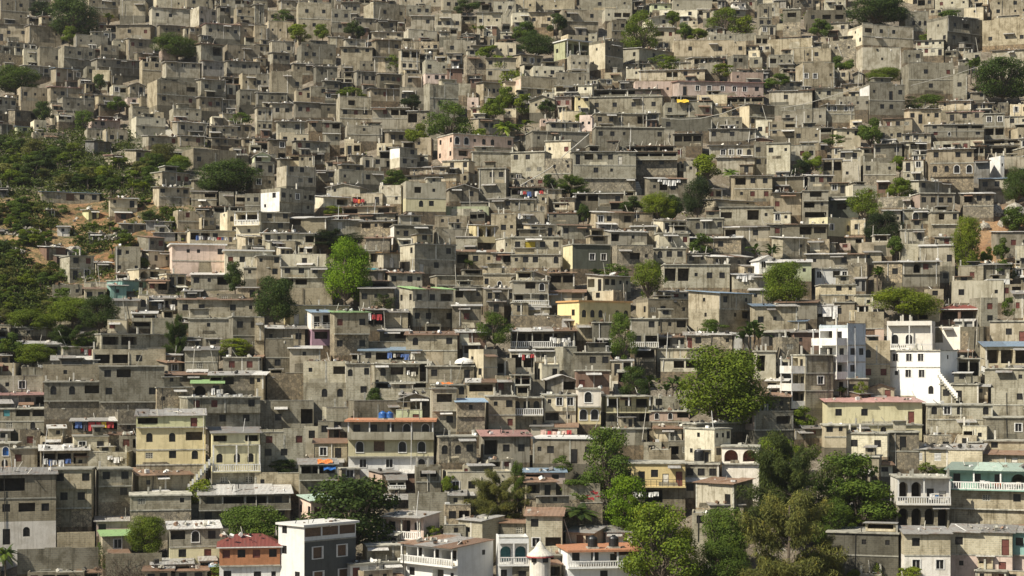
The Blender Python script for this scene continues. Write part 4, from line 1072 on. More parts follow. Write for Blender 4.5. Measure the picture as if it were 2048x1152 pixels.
80 405 300 670 0 GG ./w p;bare grey block house with blank upper wall and small square window
270 470 515 700 0 P .n./. r;rubbly shack with orange-red tin roof
90 680 380 900 0 S . p;sandy rubble-walled house beside leaning white pole
380 585 725 930 0 LG n.W/.aa R;half-built block house with tall pale corner columns and two arched windows below
-10 680 90 920 30 L n/. w;narrow block house with white sheet roof left of rubble wall
-10 540 45 680 0 C . r;cream strip house with orange tin edge
20 900 460 1150 0 G .w.o p;grey plastered house with wide window beside the alley left of blank parapet
530 955 735 1150 0 L ./w p;pale block house with blank parapet left of the big cream house
735 900 1155 1080 0 G .... p;block parapet house behind the blue tanks
720 600 915 900 0 GG a.w/.w f;grey house with arched window facing shaded alley
920 600 1310 750 0 G aWW f;grey arcade house with wide dark bays below a tarp covered terrace
830 485 1310 605 0 P wooo b;rooftop shack patched with orange and blue sheets and hanging clothes
960 750 1370 810 0 D ooo f;low dark openings of a shop row under the arcade house
990 805 1400 960 -0 G ... p;plain grey block terrace house with pale corner
1130 840 1390 990 0 G .w l;grey house with small gable outline on its front
1120 975 1330 1085 -0 M .D p;grey-green rooftop room with bright orange-red door
1390 800 1600 1150 0 GG ^W/.w f;grey block house with one wide arched-corner window
1580 890 1830 1150 0 S .n./. b;rubble house with torn blue tarp roof edge
1360 620 1745 760 0 G w.d fD;pale grey house with white round dome tank on its roof
1400 770 1680 890 0 G ..a f;low grey house with crumpled orange sheet on top
1830 860 2075 1160 -30 L nw/..r f;beige house with two dark arched windows beside pale stair column
1910 700 2075 870 0 G r. _;open grey terrace house with dull red shutter right of the orange sheet
1700 490 1930 740 -120 C ../. p;cream angular wall lit by sun above a white tin roof
1690 740 1910 860 -0 L o w;small house with white sheet roof and lit left wall
1900 560 2075 720 0 P o. p;beige open-fronted house right of the white dome tank
1200 360 1610 620 0 GG a.w/... r;grey house with arched window under a long pinkish rusted roof
850 430 1200 490 -0 P .. p;pale parapet house with white end posts
990 330 1220 430 0 D wo w;dark open shed with pale tin sheets
1590 340 1840 490 0 R .. w;brown tin-walled house under a long grey roof sheet
1020 180 1215 320 0 L . t;ochre plaster shack with thin tin lid
860 160 1030 340 0 D oo t;shaded shelter draped with red and white laundry
1145 -5 1580 310 -110 PG _ww_W/ww.w g;beige two-storey house with bright green tin roof edge
1570 130 1800 320 0 G .r. w;grey block house with one red arched shutter
830 -10 1100 150 0 D w.n t;dark grey block house behind thin tree
270 -10 610 140 0 G ... n;blank grey block base with cracks below a six-window house
1590 -10 1810 130 0 G W.n f;grey block house with wide dark window right of the green roof
1810 -5 2075 140 0 G ww.w t;grey house with a band of dark windows right of the green roof
@1024 576
-20 -60 290 140 0 PG .WA/=o.a f;brownish house with pale framed arched door and white balustrade
250 20 575 140 0 P .. r;low shack with pale rusted roof sheets left of the yellow house
360 105 950 300 -180 y aaa.aa q;yellow house with pinkish orange roof edge and three arched windows
-10 220 510 350 0 S ..v p;long rough tan wall house with three small slits
130 145 300 230 0 G . t;small grey block hut with flat tin above a tan wall
-10 110 130 240 0 G w f;grey house with dark window at foot of brown arches
-10 330 500 480 0 D =ooow r;terrace house with white spotted laundry under rusted roof sheets
500 280 650 420 -0 L . n;pale block wall stack beside a dark balcony
640 270 800 510 0 D ./=o f;dark block house with balustrade balcony half behind tree
990 90 1420 250 -100 G:C gw.n p;grey house with lit left wall and dark small windows, right of arched yellow house
1090 240 1400 360 0 G nnW f;lower grey storey with wide dark window, steps beside it
945 240 1170 480 0 PG .w/=wo f;narrow house with pink balustrade balcony beside bushy tree
980 470 1150 590 0 P o f;dark vaulted ground floor porch under pink balcony
1150 380 1400 490 0 T ow r;shack with rusty orange roof and cluttered porch
1380 360 1760 490 0 S Dw..n w;stone shack with pale pink door and long tin roof
1760 370 1915 500 -80 T . w;corrugated tin cabin with pale left wall above the big round tree
1160 480 1520 580 0 G ... f;grey slab house with ragged edge above hidden yard
1190 560 1480 670 -0 C .oo f;cream house with white porch columns left of the big round tree
500 510 790 660 0 G .ww f;grey block upper house with two small windows and stair stub
500 655 780 870 0 RC r.. f;terracotta and tan plastered house with dark red doors
340 470 520 680 -70 G .. pR;grey block house with pale lit left pillar
180 500 350 590 0 G n w;small grey house beside laundry and pink post
-10 490 180 690 0 P oo w;white railing terrace hung with red and white laundry
150 600 380 740 -90 C .d p;stacked pale cubes with one dark red door
-10 690 150 870 0 P |oo f;open two-post balcony house at foot of pale cubes
240 690 520 850 0 P .o l;house with shallow white gable over open loggia
240 850 510 1110 0 CP nff/Wn_ f;cream house with three framed windows over yellow recesses
510 800 710 1090 0 WY ^A/AA f;white-fronted house with one big arched opening over two arches
-10 870 245 1160 0 PG =ada/.n f;balcony house with tan door between two small arched windows
710 860 1100 1120 0 YG |owo/_aaa_W f;open gallery house with yellow wall and three arched windows below
1100 870 1400 980 0 G w.n n;unfinished grey room on top of a pink house
1100 980 1420 1150 0 KG AA_W/.n f;pink house with twin narrow arched windows and dark porch
1380 1070 2250 1150 0 G .... f;grey concrete terrace in front of the big round tree
1830 980 2250 1250 -110 GD:KD .W/w pR;large dark grey concrete house with small pink rooftop room
1380 1120 1750 1390 -240 C nnw/w. f;cream corner house with sunlit left wall and three small windows
150 1100 520 1200 0 P .r. r;tin roofed house with pink laundry below cream house
700 1120 1080 1260 0 D ... f;dark ground-floor house below gallery
1900 130 2280 370 0 G w.. b;grey house behind blue strip roof at tree
1150 25 1420 100 -60 P wrn t;small beige house with red-pink door right of the yellow house
1410 30 1920 290 -250 PG w_yn/.nW b;house with blue tin roof, yellow doorway and white end wall
640 20 920 110 -170 C .. n;pale plastered cubes above the yellow house
1900 0 2300 130 0 G ..nn t;long grey block house under dull tin right of blue roof
1930 500 2110 730 0 C o. f;cream house end with tall dark doorway right of big round tree
@1536 576
190 530 520 960 -110 G:C |./|f/|. f;grey plastered house with white balconies stacked at its left end
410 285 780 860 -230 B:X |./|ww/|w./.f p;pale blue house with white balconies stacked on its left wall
700 190 925 420 0 GK ./R p;grey block rooftop room with blue and red stripe wall
720 420 975 760 0 LL a./rr p;pale block house with red framed windows next to white house
960 265 1310 500 0 X =AA. pR;cream arcade terrace with lattice balustrade on top of white house
1290 310 1560 440 0 X .. |;white railed terrace corner beside dark grey wall
975 495 1510 890 140 X fff./nff./..a f;bright white two-storey house with outside stair on its right
1540 310 1720 500 0 D . pR;dark grey concrete rooftop wall right of white rail terrace
1380 140 1680 290 0 R oo h;pavilion with pale hipped roof over red wall
1700 450 2080 660 0 L ooo b;house with blue and white striped awning over a block balcony
1740 640 2080 800 0 L ..n f;block wall house with small dark hatch at the right edge below awning
1490 560 1690 760 0 G _oo f;house with stepped white balcony right of outside stair
410 895 1225 1100 0 Y ww._D= k;long pale yellow house with pink roof edge and brown balcony bay
430 1090 1225 1220 0 Y wwaad. f;yellow ground floor with arched door under pink-edged house
1220 930 1790 1160 0 GG afa.a/.... f;greenish grey house with four arched white windows
1380 765 1680 930 0 L wd. f;grey block room with thin slab roof in front of white house
1790 800 2080 1030 0 G .w/. p;grey concrete house with one black square hole near right edge
1700 1030 2080 1210 0 G .f f;smooth grey house with white sliding window at right edge
795 760 1005 900 0 L .D l;small gable-walled hut with slanted black roof and red door
610 720 800 890 0 P w. f;beige house with tall framed window and potted vine
180 340 430 500 0 R nn t;brown mud-plastered house with dark openings left of the pale blue house
-10 250 300 380 0 G ... b;grey house under long blue-white tin roof
320 130 560 270 0 P oo w;shack hung with large pale sheets
380 -30 700 130 -0 LG .w./.n f;grey block house with pale columns above hanging sheets
530 110 690 270 0 P w. f;plain beige house with one dark window beside hanging sheets
690 50 840 190 0 L .n f;pale block house with tiny window left of the rounded bright tree
60 100 390 250 0 P on. r;low shacks with rust roof and rags on poles
1190 190 1370 270 0 L o. pR;unfinished pale block walls on top of the arcade terrace
650 180 780 260 0 L . n;pale block stub wall left of rooftop room
1460 -60 1880 120 0 CL w.n p;tall pale unfinished house with bare posts near right edge
1960 30 2080 240 0 P r. t;house with orange shutters under tin at the right edge
1780 260 2080 450 0 P .wD f;house with shaded yard and dark red gate at right edge
-10 10 110 130 0 G d w;pale shed with dark door at foot of hillside trees
@0 864
-40 85 165 330 35 C Z/=a f;cream house cut by the left edge, blue arched window over a small balustrade
-10 320 440 900 0 GLW o./wWw/da. tD;three-storey house with white painted ground floor and dark open loft at bottom left
440 290 760 760 0 GGS w.w/ww/.. f;grey block house with four dark windows beside the white painted house
760 290 1052 690 0 GGS ww/.w/. f;grey block house with one pale window, stepping forward above a dark bush
330 130 700 300 0 P ooo wL;open rooftop terrace with white leaning posts under a grey tin canopy
700 160 1062 292 0 G ..n pR;rough block rooftop room with white washing caught on one corner
1095 -150 1640 380 0 MYYG 3o.D/6aaW/4gwa/4.. tR;pale yellow-green house with three arched windows above and grey stone base
1050 325 1520 490 0 G n.. r;low grey block house with a half rusted tin roof below the yellow-green house
1045 500 1525 735 0 GS g.n/.. f;long windowless-looking block house with stained base beside the weedy steps
1670 -10 2075 470 -30 YYG 3o.o/7=aaa/5gg t;yellow house with arched doors and stair balustrade over a green-grey block floor
1600 475 2320 745 0 GG _woow/w.w.w w;grey house with long white tin roof and deep open balcony
775 700 1100 830 0 K w.n t;dull pink shack with crumpled white tin roof behind a bright green bush
795 805 1050 990 0 G f g;small grey house with sloping green-edged roof and white framed window
1340 750 1760 1060 -20 GY WAw/wr w;two-storey house, grey block above and yellow below, under ragged white tin
1215 1045 1535 1160 0 P o w;low open shed with a green and rust sloping roof at the bottom left
1690 1065 2010 1170 0 O WW b;orange shack with dark blue tin roof at the bottom edge
150 930 780 1130 0 G #..;long grey block garden wall behind brown twigs at bottom left
460 800 755 925 0 L #;ochre rendered plot wall with a white post at its right end
850 970 1290 1160 0 D #;dark grey retaining wall behind a leafless brown shrub
@512 864
15 -15 395 335 0 G r.r/ww./. p;grey block house with two dark red shutters above a hedge
465 70 730 245 -0 G fd t;small pale grey house with a white window beside the big cream house
740 -95 1420 335 0 CYW _wwwAA/^ARAA/ffA qU;big cream three-storey house with terracotta balcony edge and blue tanks on top
1425 30 1765 245 0 S aaw fR;rough stone house with two arched openings and one square window
1780 15 2190 245 0 P oww k;weathered grey house with a long pink tin roof
350 235 645 510 0 DG _oow/.w w;ramshackle two-level block shack with a tarp hanging from its corner
-10 330 355 475 0 G n.. p;roofless grey block house with white posts and a green painted base
340 530 620 730 -100 K r. m;pinkish house with mint green tin roof peeking left of the leafy tree
985 520 1235 665 0 S n m;stone house with mint green tin roof just right of the leafy tree
900 310 1150 435 -110 K .d t;small red and pinkish house under grey tin above the leafy tree
1055 365 1195 520 0 P =o/a t;narrow two-level balcony house with white railing and crooked tin
1280 270 1480 490 -0 G W/. pR;block house with wide dark upper opening and one wide dark window
1480 320 2062 525 0 C fw.w p;long low tan house with pale end wall behind a brownish tree
1220 490 1530 645 0 G #.R;unfinished grey block walls with leaning pale posts
1530 490 1665 620 0 G n t;tiny grey block hut with flat tin lid above tangled pipes
1045 660 1470 855 130 K =wow t;pinkish house with white balustrade porch and grey sheet roof
1620 690 1990 890 180 L n w;beige house with wide glossy white tin roof
850 900 1290 1060 0 G ... fG;grey block workshop with scrap along its flat roof left of brown sheet roof
1200 885 1900 1240 290 X 5=ooo/6w.Wn r;white house with balustrade balcony under brown sheet roof at bottom centre
690 1045 1200 1170 0 X Dvvv f;white low house with louvre vents and a deep roof slab
180 730 800 1250 -210 XQQ 3mmm/5FF/5FF q;modern white and dark grey house with loggia and white framed windows
-290 840 190 1250 0 OW 5rwrw/6w.dn h;house with red hipped roof, orange upper walls and white ground floor
@1024 864
-130 840 130 1240 0 X 5=OO/5w.a p;bright white house with two teal arched openings
350 940 1030 1240 0 X 4=wwdw/5.w. q;white house with orange roof slab and long white balustrade
430 785 755 945 105 C .Rw t;cream rooftop house with two red-brown strips and grey tin roof
750 780 960 945 0 W . t;blank white wall house under patched tin beside leaning pole
130 570 725 765 0 S ... p;rubble stone house with broken parapet behind the palm
400 415 705 565 0 G #..;two-panel grey block wall with pale pillars and red graffiti
100 310 425 415 0 K ow b;low pinkish shack with blue-grey tin roof beside rubble
165 45 810 255 60 P nw.dww q;beige house with orange slab edge and small white gable
880 245 1385 620 0 yG |wdwpD/.o. fL;yellow balcony house with red side, white parapet and hung washing
1370 250 1655 415 0 G www fT;grey plastered house with three small dark windows and black roof tank
1680 110 1975 385 0 W OO/. f;white house with two white-arched red-brown openings beside a tall light green tree
1470 390 1925 615 150 P ..d r;streaky weathered house with rusted tin roof and dark door on its shaded end
1440 640 1590 900 0 L w/. n;light block house mostly hidden behind dark dense foliage
1555 570 1850 700 0 P . t;house end under striped silver tin between two dark trees
@1536 864
620 5 1010 195 60 L ww f;light block house with two square dark windows and flat slab
425 -60 625 125 0 C wn/. f;cream house with brown lower wall beside the light block house
650 190 885 355 0 L g. f;pale block wall house with pierced breeze blocks above the mango tree
960 -5 1205 300 0 S d/. f;dark stone tower house with mossy open doorway
980 355 1445 790 0 WL =OOdp/OOOO f;white balustrade house with four rusty arches at street level
1040 790 1455 1160 0 LW w./ff t;two-storey house, light block above and dirty white below, at bottom right
475 800 1035 1160 0 D .nn/.. f;dark block house with thin slab roof at the foot of the feathery tree
1445 285 2075 770 0 EGG =dwdO/.gw/... m;turquoise house with white balustrade over grey block floors at right edge
1450 300 1610 405 0 T o r;small thatched lean-to on posts beside the turquoise house
1465 780 1945 1165 0 LK w..D/nnD t;house with pink ground floor, block upper floor and tall red door
1940 780 2075 1165 0 EK w/. t;house with dark green upper wall and pink ground floor at the bottom right corner
1145 120 1705 280 0 L vv.. t;long light block house with white vents under plain grey tin
1575 165 2075 290 0 L np r;block house with rust-patched tin and one green shutter
1700 65 2075 165 0 L w. f;low block house with dark doorway at the right edge below the tall grey house
840 680 1025 795 0 L #;tan plastered wall stub left of the rusty arches
"""
TREES = """256 1034 333 1106 r 3;bright green round tree over a pink shack's roof at bottom left
435 1014 572 1100 r 2;broad leafy tree behind the red hipped roof at bottom left
183 1087 215 1142 c 2;slim conical tree against the long block garden wall
-22 1080 42 1160 p 2;palm clump in the bottom left corner
205 1108 300 1165 x 0;leafless brown shrub at the bottom left
375 960 428 1006 w 4;bright weeds beside the hillside steps below the yellow-green house
618 958 788 1098 m 1;big glossy leafy tree in front of mint green roofs
945 948 1052 1045 f 6;brownish feathery tree behind a white tin roof
808 1000 842 1030 b 1;small dark banana plant by the mint roofed stone house
884 952 914 988 r 3;small round bush beside a tall pale column
850 1052 882 1078 w 3;plants overflowing a terrace beside the white balustrade porch
533 920 598 950 w 1;low hedge below two dark red shutters
1160 862 1278 1000 l 2;tall loose tree between orange slab house and yellow balcony house
1205 958 1300 1070 l 5;yellow-green open tree below the yellow balcony house
1238 998 1322 1080 f 5;feathery pale tree behind the bright foreground tree
1108 1000 1202 1068 p 1;coconut palm in front of a rubble stone house at the bottom
1240 1016 1402 1175 l 3;bright layered tree in the foreground at bottom right of centre
1398 1018 1498 1130 r 2;dense dark round tree in the foreground right of the bright layered tree
1385 1085 1490 1180 r 2;low dark tree at bottom edge below the dense round tree
1500 876 1602 950 l 3;light green tall crown beside the white house with arched openings
1500 880 1665 1060 f 7;dark casuarina tree with drooping branches, right of white arches house
1636 908 1752 1010 m 2;dark mango tree below the light block house, upper of two
1668 962 1788 1050 m 2;dark mango tree left of the white balustrade house, lower of two
1478 1005 1672 1215 f 6;huge feathery olive-brown tree in the bottom right foreground
1838 925 1874 946 w 3;small bush on the flat roof of the white balustrade house
1876 934 1908 958 r 1;small dark bush left of the turquoise house
1698 1032 1738 1062 w 3;creeper with pale leaves beside a tan wall stub
1740 1128 1768 1165 c 3;bright upright shrub at the foot of the dark block house
1790 1136 1850 1165 w 4;yellow-green weeds at the bottom edge below dirty white house
1108 912 1148 945 w 2;bush on the slope below the orange slab house
1020 922 1050 1000 l 2;thin tree beside the low pinkish shack
1690 1140 1722 1170 w 4;small yellow-green weeds clump at the bottom edge below dark block house
410 1130 455 1165 w 3;grey-green shrubs between orange shack and open shed
15 622 112 662 r 3;low bright bush row on the hillside left of the round dark bush
102 596 190 645 r 3;round bright bush below the cream house with pink base
165 592 234 660 r 1;round dark bush below the turquoise house
-5 668 45 722 r 2;bush at left edge behind low white roof
28 688 106 728 r 3;round bush in front of a crumpled white tin roof
100 655 195 702 f 1;thin olive shrubs behind the whitewashed arched house
145 674 188 702 w 3;bright shrub above the tan house with red laundry
328 636 372 712 f 1;thin bare-ish shrub hanging over the long grey house
433 678 497 712 w 4;bright bush beside a rubble roofed house
508 556 592 645 r 1;dark tree beside the bare four-window house
450 526 490 582 r 1;slim dark tree beside the cream house with small red window
955 622 1022 690 l 2;leafy tree beside the brown tin-walled house
733 778 764 815 r 1;dark bush in the alley below the arcade house
1216 630 1272 725 l 2;tall leafy tree between dark balustrade house and pink balcony
1238 736 1302 800 l 1;leafy dark tree on steps left of the big round tree
1272 722 1326 806 b 1;broad-leaved plant between terracotta house and big round tree
1312 730 1378 806 b 1;broad-leaved plant touching the big round tree
1354 698 1532 850 r 3;big round yellow-green tree on the right half
1398 640 1462 672 w 2;hedge behind the stone shack with pink door
1466 616 1552 705 b 1;dark banana grove left of the blue-white roofed house
1746 578 1874 632 r 4;low rounded bright green tree above the white houses
1584 814 1628 855 w 3;bright bush left of the long pale yellow house
1708 764 1738 800 w 4;yellow-green potted vine by tall framed window
1664 764 1698 800 b 1;dark plants at the foot of the pale blue house
748 590 788 618 f 1;thin bush in the dark alley left of the green tin roof
651 480 734 604 r 5;bright green round tree with tall shaded trunk, left of centre
398 322 522 386 r 1;large dark tree at the ravine rim
622 462 722 492 f 0;grey scrubby bush row above the bright round tree
768 342 818 376 r 2;round bush left of the cream-yellow two-storey house
648 412 686 428 w 4;weeds on a flat roof left of red laundry
908 508 960 544 b 1;banana clump on a dark roof at centre
1086 350 1112 375 r 1;dark bush left of big grey tin-roofed house
1110 354 1172 390 f 2;thin tree below the big grey tin-roofed house
1153 408 1180 446 r 1;dark bush beside a white bay house
1282 388 1350 440 r 4;bright yellow-green bush above the white left wall house
1328 390 1368 440 r 1;olive bush right of a bright yellow-green bush
1244 395 1292 425 r 1;dark bush left of a bright yellow-green bush
1388 308 1442 360 r 4;bright round tree among grey houses right of centre
1440 332 1482 370 p 2;small palm beside the upper gallery house
1370 355 1420 432 r 0;shadowed tree below the bright round tree right of centre
1264 522 1328 598 l 3;loose leafy tree beside the big two-bay grey house
1160 528 1216 562 b 1;banana row below dark green-grey house
1206 528 1262 562 w 2;low green bushes below the stone grille house
1374 468 1422 506 w 2;bright shrubs under weeds on a rubble roof
1486 472 1560 526 b 1;banana thicket left of the pale lit block house
1600 306 1642 346 r 3;small green tree by the house with reddish door
1585 320 1618 350 r 0;dark bush left of a small green tree
1528 526 1618 612 r 3;large bush over a pale grey-green house
1700 380 1765 450 l 3;leafy tall tree on the right slope beside a slim pale house
1732 425 1802 486 r 0;dark spreading tree below a leafy tall tree, right slope
1776 358 1822 398 r 3;bright bush left of the pale house with long white roof beam
1780 312 1820 345 r 3;small bright tree on a broad rubble base, right slope
1732 508 1776 572 b 2;banana plants left of white-roofed rubble house
1906 436 1964 550 r 4;tall columnar bright tree at the bare earth slope
1776 472 1810 512 r 2;small dark bush between tan wall houses
2010 336 2060 402 r 1;dark tree at the right edge above bare earth
2004 416 2060 462 r 2;shrubs on the bare earth slope at right edge
1990 478 2022 520 r 2;small bush beside the pale house on bare earth
1960 496 1988 530 r 3;small bright bush at the foot of the columnar tree
1988 520 2030 558 w 2;creeper below the bare earth slope at right
2005 596 2030 632 w 2;shrub by the orange shuttered house at the right edge
856 202 942 276 l 2;leafy grey-green tree above the pink arched house
810 250 856 294 r 4;bright bush left of the pink arched house
980 232 1044 296 p 3;coconut palm right of the pink arched house
978 112 1034 152 r 4;bright bushes left of the mint green house, upper slope
994 176 1036 218 r 3;bright bush directly left of a grey concrete block with red shutter
1010 230 1078 268 b 3;leafy plants above the palm at centre
1074 200 1110 226 r 1;small dark tree in front of the white gable house
1246 20 1314 102 l 3;tall bright tree near the top right of centre
1024 46 1072 84 r 2;tree on the upper slope, pale half of a dark grove
1040 66 1108 112 r 1;dark grove below the pale tree on the upper slope
1096 28 1132 66 r 1;dark round tree on the upper slope left of tall bright tree
1350 46 1388 82 r 2;bush near the top, left of the banana leaves
1376 58 1414 80 r 4;low bright bush near the top right of centre
1418 18 1480 66 l 3;open leafy tree near the top with banana leaves
1464 30 1514 70 l 4;yellow-green tree near the top beside an open leafy tree
1688 -6 1812 48 r 1;large dark tree at the top right
1614 40 1662 76 r 2;dark green bush left of the rounded beige house
1662 114 1706 150 r 2;bush on the slope below rounded beige house
1734 136 1802 168 r 3;hedge of bushes below the slatted house, top right
1806 186 1884 216 w 2;green bank below the bright cream lit block house
1928 100 1980 160 b 2;banana leaves left of the large dark tree at the right edge
1948 118 2060 198 r 1;large dark tree at the right edge near the top
1716 240 1764 292 r 2;round tree in front of grey houses on the right slope
1650 270 1690 288 w 2;low bush left of a round tree on the right slope
100 -4 192 74 r 1;large dark tree at the top left
60 5 110 38 r 0;dark bush at the top left beside the large dark tree
122 54 156 88 r 3;bright small bush under the large dark tree at top left
-10 134 74 184 r 2;broad bush at the left edge, upper quarter
310 70 396 116 r 2;wide dark bush above the two slanted roofs, top left
578 48 622 82 r 4;round bright tree below paired dark windows, top
628 50 662 78 r 3;smaller green tree right of the round bright tree, top
688 42 726 80 r 1;dark tree right of two green trees, top
68 205 108 242 r 1;small dark tree left of steps, upper left
148 220 188 264 l 2;leafy tree above the ravine, upper left
218 196 258 222 r 2;low bush by a pink cube house, upper left
188 148 214 180 r 1;small dark tree by the gabled hut, upper left
200 22 244 46 b 3;banana leaves on the upper left slope
460 225 500 248 w 2;bush pair above grey houses on the upper left slope
676 176 732 196 w 3;weeds bank on the upper slope left of centre
800 192 846 216 r 0;dark hedge below a pinkish house, upper slope
910 0 960 26 r 1;dark tree at the top edge of centre
940 45 975 70 b 3;banana leaves near the top centre
200 300 262 340 b 3;banana plants beside a reddish roofed shack at the ravine
1620 1000 1700 1090 r 2;rounded green tree below the mango trees, right of the feathery tree
1600 1080 1690 1180 f 6;olive feathery crown overlapping the huge feathery tree, right part
1330 1060 1400 1172 l 4;bright low tree at the bottom edge beneath the layered tree
1560 900 1620 1010 f 7;second dark casuarina crown behind the first one
1120 960 1180 1000 w 2;green bush above the coconut palm at the bottom
952 92 1000 130 r 3;bright green bush in the planted gully near top centre
1000 140 1046 182 l 4;yellowish loose tree in the planted gully, upper centre
962 200 1006 240 r 3;green tree in the planted gully above the palm
1030 190 1066 226 w 4;low bright bush beside the grey concrete block, upper centre
936 258 978 292 w 3;low bush just above the pink arched house roof
1150 225 1180 248 w 4;bright weeds by the white corner house, upper centre
1300 110 1360 140 w 3;bush row on the rubble below the long pale house, upper right
1420 130 1470 152 w 4;bright creeper on a rubble bank, upper right
1330 22 1362 52 r 3;small bright tree near the top, right of the tall bright tree
1530 150 1580 180 r 2;green bush at the right end of the long salmon pink house
1560 20 1600 48 w 2;bush under the stacked house near the top right
1880 20 1930 44 r 2;green bush near the top right corner houses
1840 60 1878 84 w 3;bush beside whitewash patched parapet, top right
545 20 585 46 w 2;low bush between houses at the top, left of centre
770 110 806 140 w 3;bush in a gap on the upper slope, left of centre
"""
# ------------------------------------------------------------------ foliage
def leafq(b, p, nrm, s, j, asp=1.):
    nrm = nrm.normalized(); x = nrm.orthogonal().normalized(); x = Matrix.Rotation(rnd.uniform(0, 6.28), 3, nrm) @ x; y = nrm.cross(x) * asp
    b.face([p - x * s - y * s * .3, p - y * s * .75, p + x * s - y * s * .2, p + y * s * .8], 'leaf', j)
def rv():
    while True:
        v = Vector((rnd.uniform(-1, 1), rnd.uniform(-1, 1), rnd.uniform(-1, 1)))
        if .05 < v.length < 1: return v.normalized()
def limb(t, a, b_, r0, r1, n=3, wob=.06):
    a, b_ = Vector(a), Vector(b_); L = (b_ - a).length; p = a
    for i in range(n):
        q = a.lerp(b_, (i + 1) / n) + (rv() * L * wob if i < n - 1 else Vector()); t.tube(p, q, r0 + (r1 - r0) * i / n, r0 + (r1 - r0) * (i + 1) / n, 'bark'); p = q
def crown_round(nl, lobes, s, trunk=.22, flat=.8, openness=0., droop=0):
    """unit tree: width and height about 1, foot at the origin"""
    c, t = MB(), MB(); cz = trunk + (1 - trunk) * .5; hz = (1 - trunk) * .5
    cs = []
    for i in range(lobes):
        r = rnd.uniform(.10, .215); f = rnd.random(); a = rnd.uniform(0, 6.28); k = rnd.uniform(.3, 1.12) ** .5
        q = (.5 - r * .7) * math.sqrt(max(.22, 1 - ((f - .38) / .66) ** 2)) * k; p = Vector((math.cos(a) * q, math.sin(a) * q, trunk + r * flat * .6 + f * (1 - trunk - r * flat * 1.5))); cs.append((p, r))
    for p, r in cs: limb(t, (0, 0, trunk * .6), p, .018, .005)
    limb(t, (0, 0, -.28), (rnd.uniform(-.03, .03), 0, trunk * .8 + .05), .035, .02)
    tot = sum(r * r for _, r in cs)
    for p, r in cs:
        lj = rnd.uniform(-.18, .18)
        for i in range(int(nl * r * r / tot)):
            d = rv(); rr = r * rnd.uniform(.7, 1.1) if rnd.random() < .9 else r * rnd.uniform(1.05, 1.25)
            if openness and math.sin(d.x * 9 + p.x * 40) * math.sin(d.z * 9 + p.y * 30) > 1 - openness: continue
            q = p + Vector((d.x, d.y, d.z * flat)) * rr
            if droop: q.z -= rnd.random() ** 2 * droop
            leafq(c, q, d + rv() * .8 + Vector((0, 0, .3)), s * rnd.uniform(.6, 1.35), max(0, min(1, .5 + lj + rnd.gauss(0, .13))))
    return c, t
def crown_feather(nl):
    c, t = MB(), MB(); limb(t, (0, 0, -.28), (.02, 0, .92), .028, .006, 5, .02)
    for k in range(38):
        z = rnd.uniform(.06, .92); a = rnd.uniform(0, 6.28); L = .52 * math.sqrt(max(.08, 1 - ((z - .38) / .62) ** 2)) * rnd.uniform(.55, 1.05)
        e = Vector((math.cos(a) * L, math.sin(a) * L, z + rnd.uniform(.02, .16))); limb(t, (0, 0, z * .9), e, .01, .003, 3)
        lj = rnd.uniform(-.15, .2)
        for i in range(nl // 38):
            f = rnd.uniform(.25, 1.08); q = Vector((0, 0, z * .9)).lerp(e, f) + rv() * .055; q.z -= rnd.random() ** 2 * .06
            d = Vector((rnd.uniform(-.8, .8), rnd.uniform(-.8, .8), rnd.uniform(-1, .45))); x = rv(); x.z *= .3
            w_ = .0045; l_ = rnd.uniform(.02, .05); sd = x.normalized() * w_
            c.face([q - sd, q + sd, q + sd * .5 + d * l_, q - sd * .5 + d * l_], 'leaf', max(0, min(1, .5 + lj + rnd.gauss(0, .2))))
    return c, t
def crown_cone(nl):
    c, t = MB(), MB(); limb(t, (0, 0, -.28), (0, 0, .95), .03, .005, 3, .01)
    for i in range(nl):
        z = rnd.random() ** 1.4; r = (.48 * (1 - z) ** .8 + .05) * rnd.uniform(.6, 1.1) * (1 + .25 * math.sin(z * 40)); a = rnd.uniform(0, 6.28)
        d = Vector((math.cos(a), math.sin(a), .3)); leafq(c, Vector((d.x * r, d.y * r, .06 + z * .93)), d + rv() * .6, .022 * rnd.uniform(.7, 1.4), rnd.random())
    return c, t
def frond(c, o, a, el, L, wd, jit, pinn=14, droop=1.0):
    hd = Vector((math.cos(a), math.sin(a), 0)); sd = Vector((-hd.y, hd.x, 0)); prev = None
    for i in range(pinn + 1):
        f = i / pinn; p = o + hd * L * f * math.cos(el) + Vector((0, 0, L * (f * math.sin(el) - droop * .55 * f * f)))
        if prev is not None:
            ww = wd * math.sin(math.pi * min(1, f * .92 + .06)) + .004; dn = Vector((0, 0, -ww * .45))
            for s in (-1, 1):
                m = (p - prev); c.face([prev, prev + m * .6, p + sd * s * ww + dn + m * .6, prev + sd * s * ww * .98 + dn + m * .45], 'leaf', jit)
        prev = p
def crown_palm():
    c, t = MB(), MB(); top = Vector((.03, 0, .62)); limb(t, (0, 0, -.28), top, .035, .022, 6, .015)
    for k in range(24): frond(c, top + Vector((0, 0, .01)), k * 2.4 + rnd.uniform(-.2, .2), rnd.uniform(-.15, 1.2), rnd.uniform(.42, .56), .075, rnd.random(), 16, rnd.uniform(.7, 1.3))
    return c, t
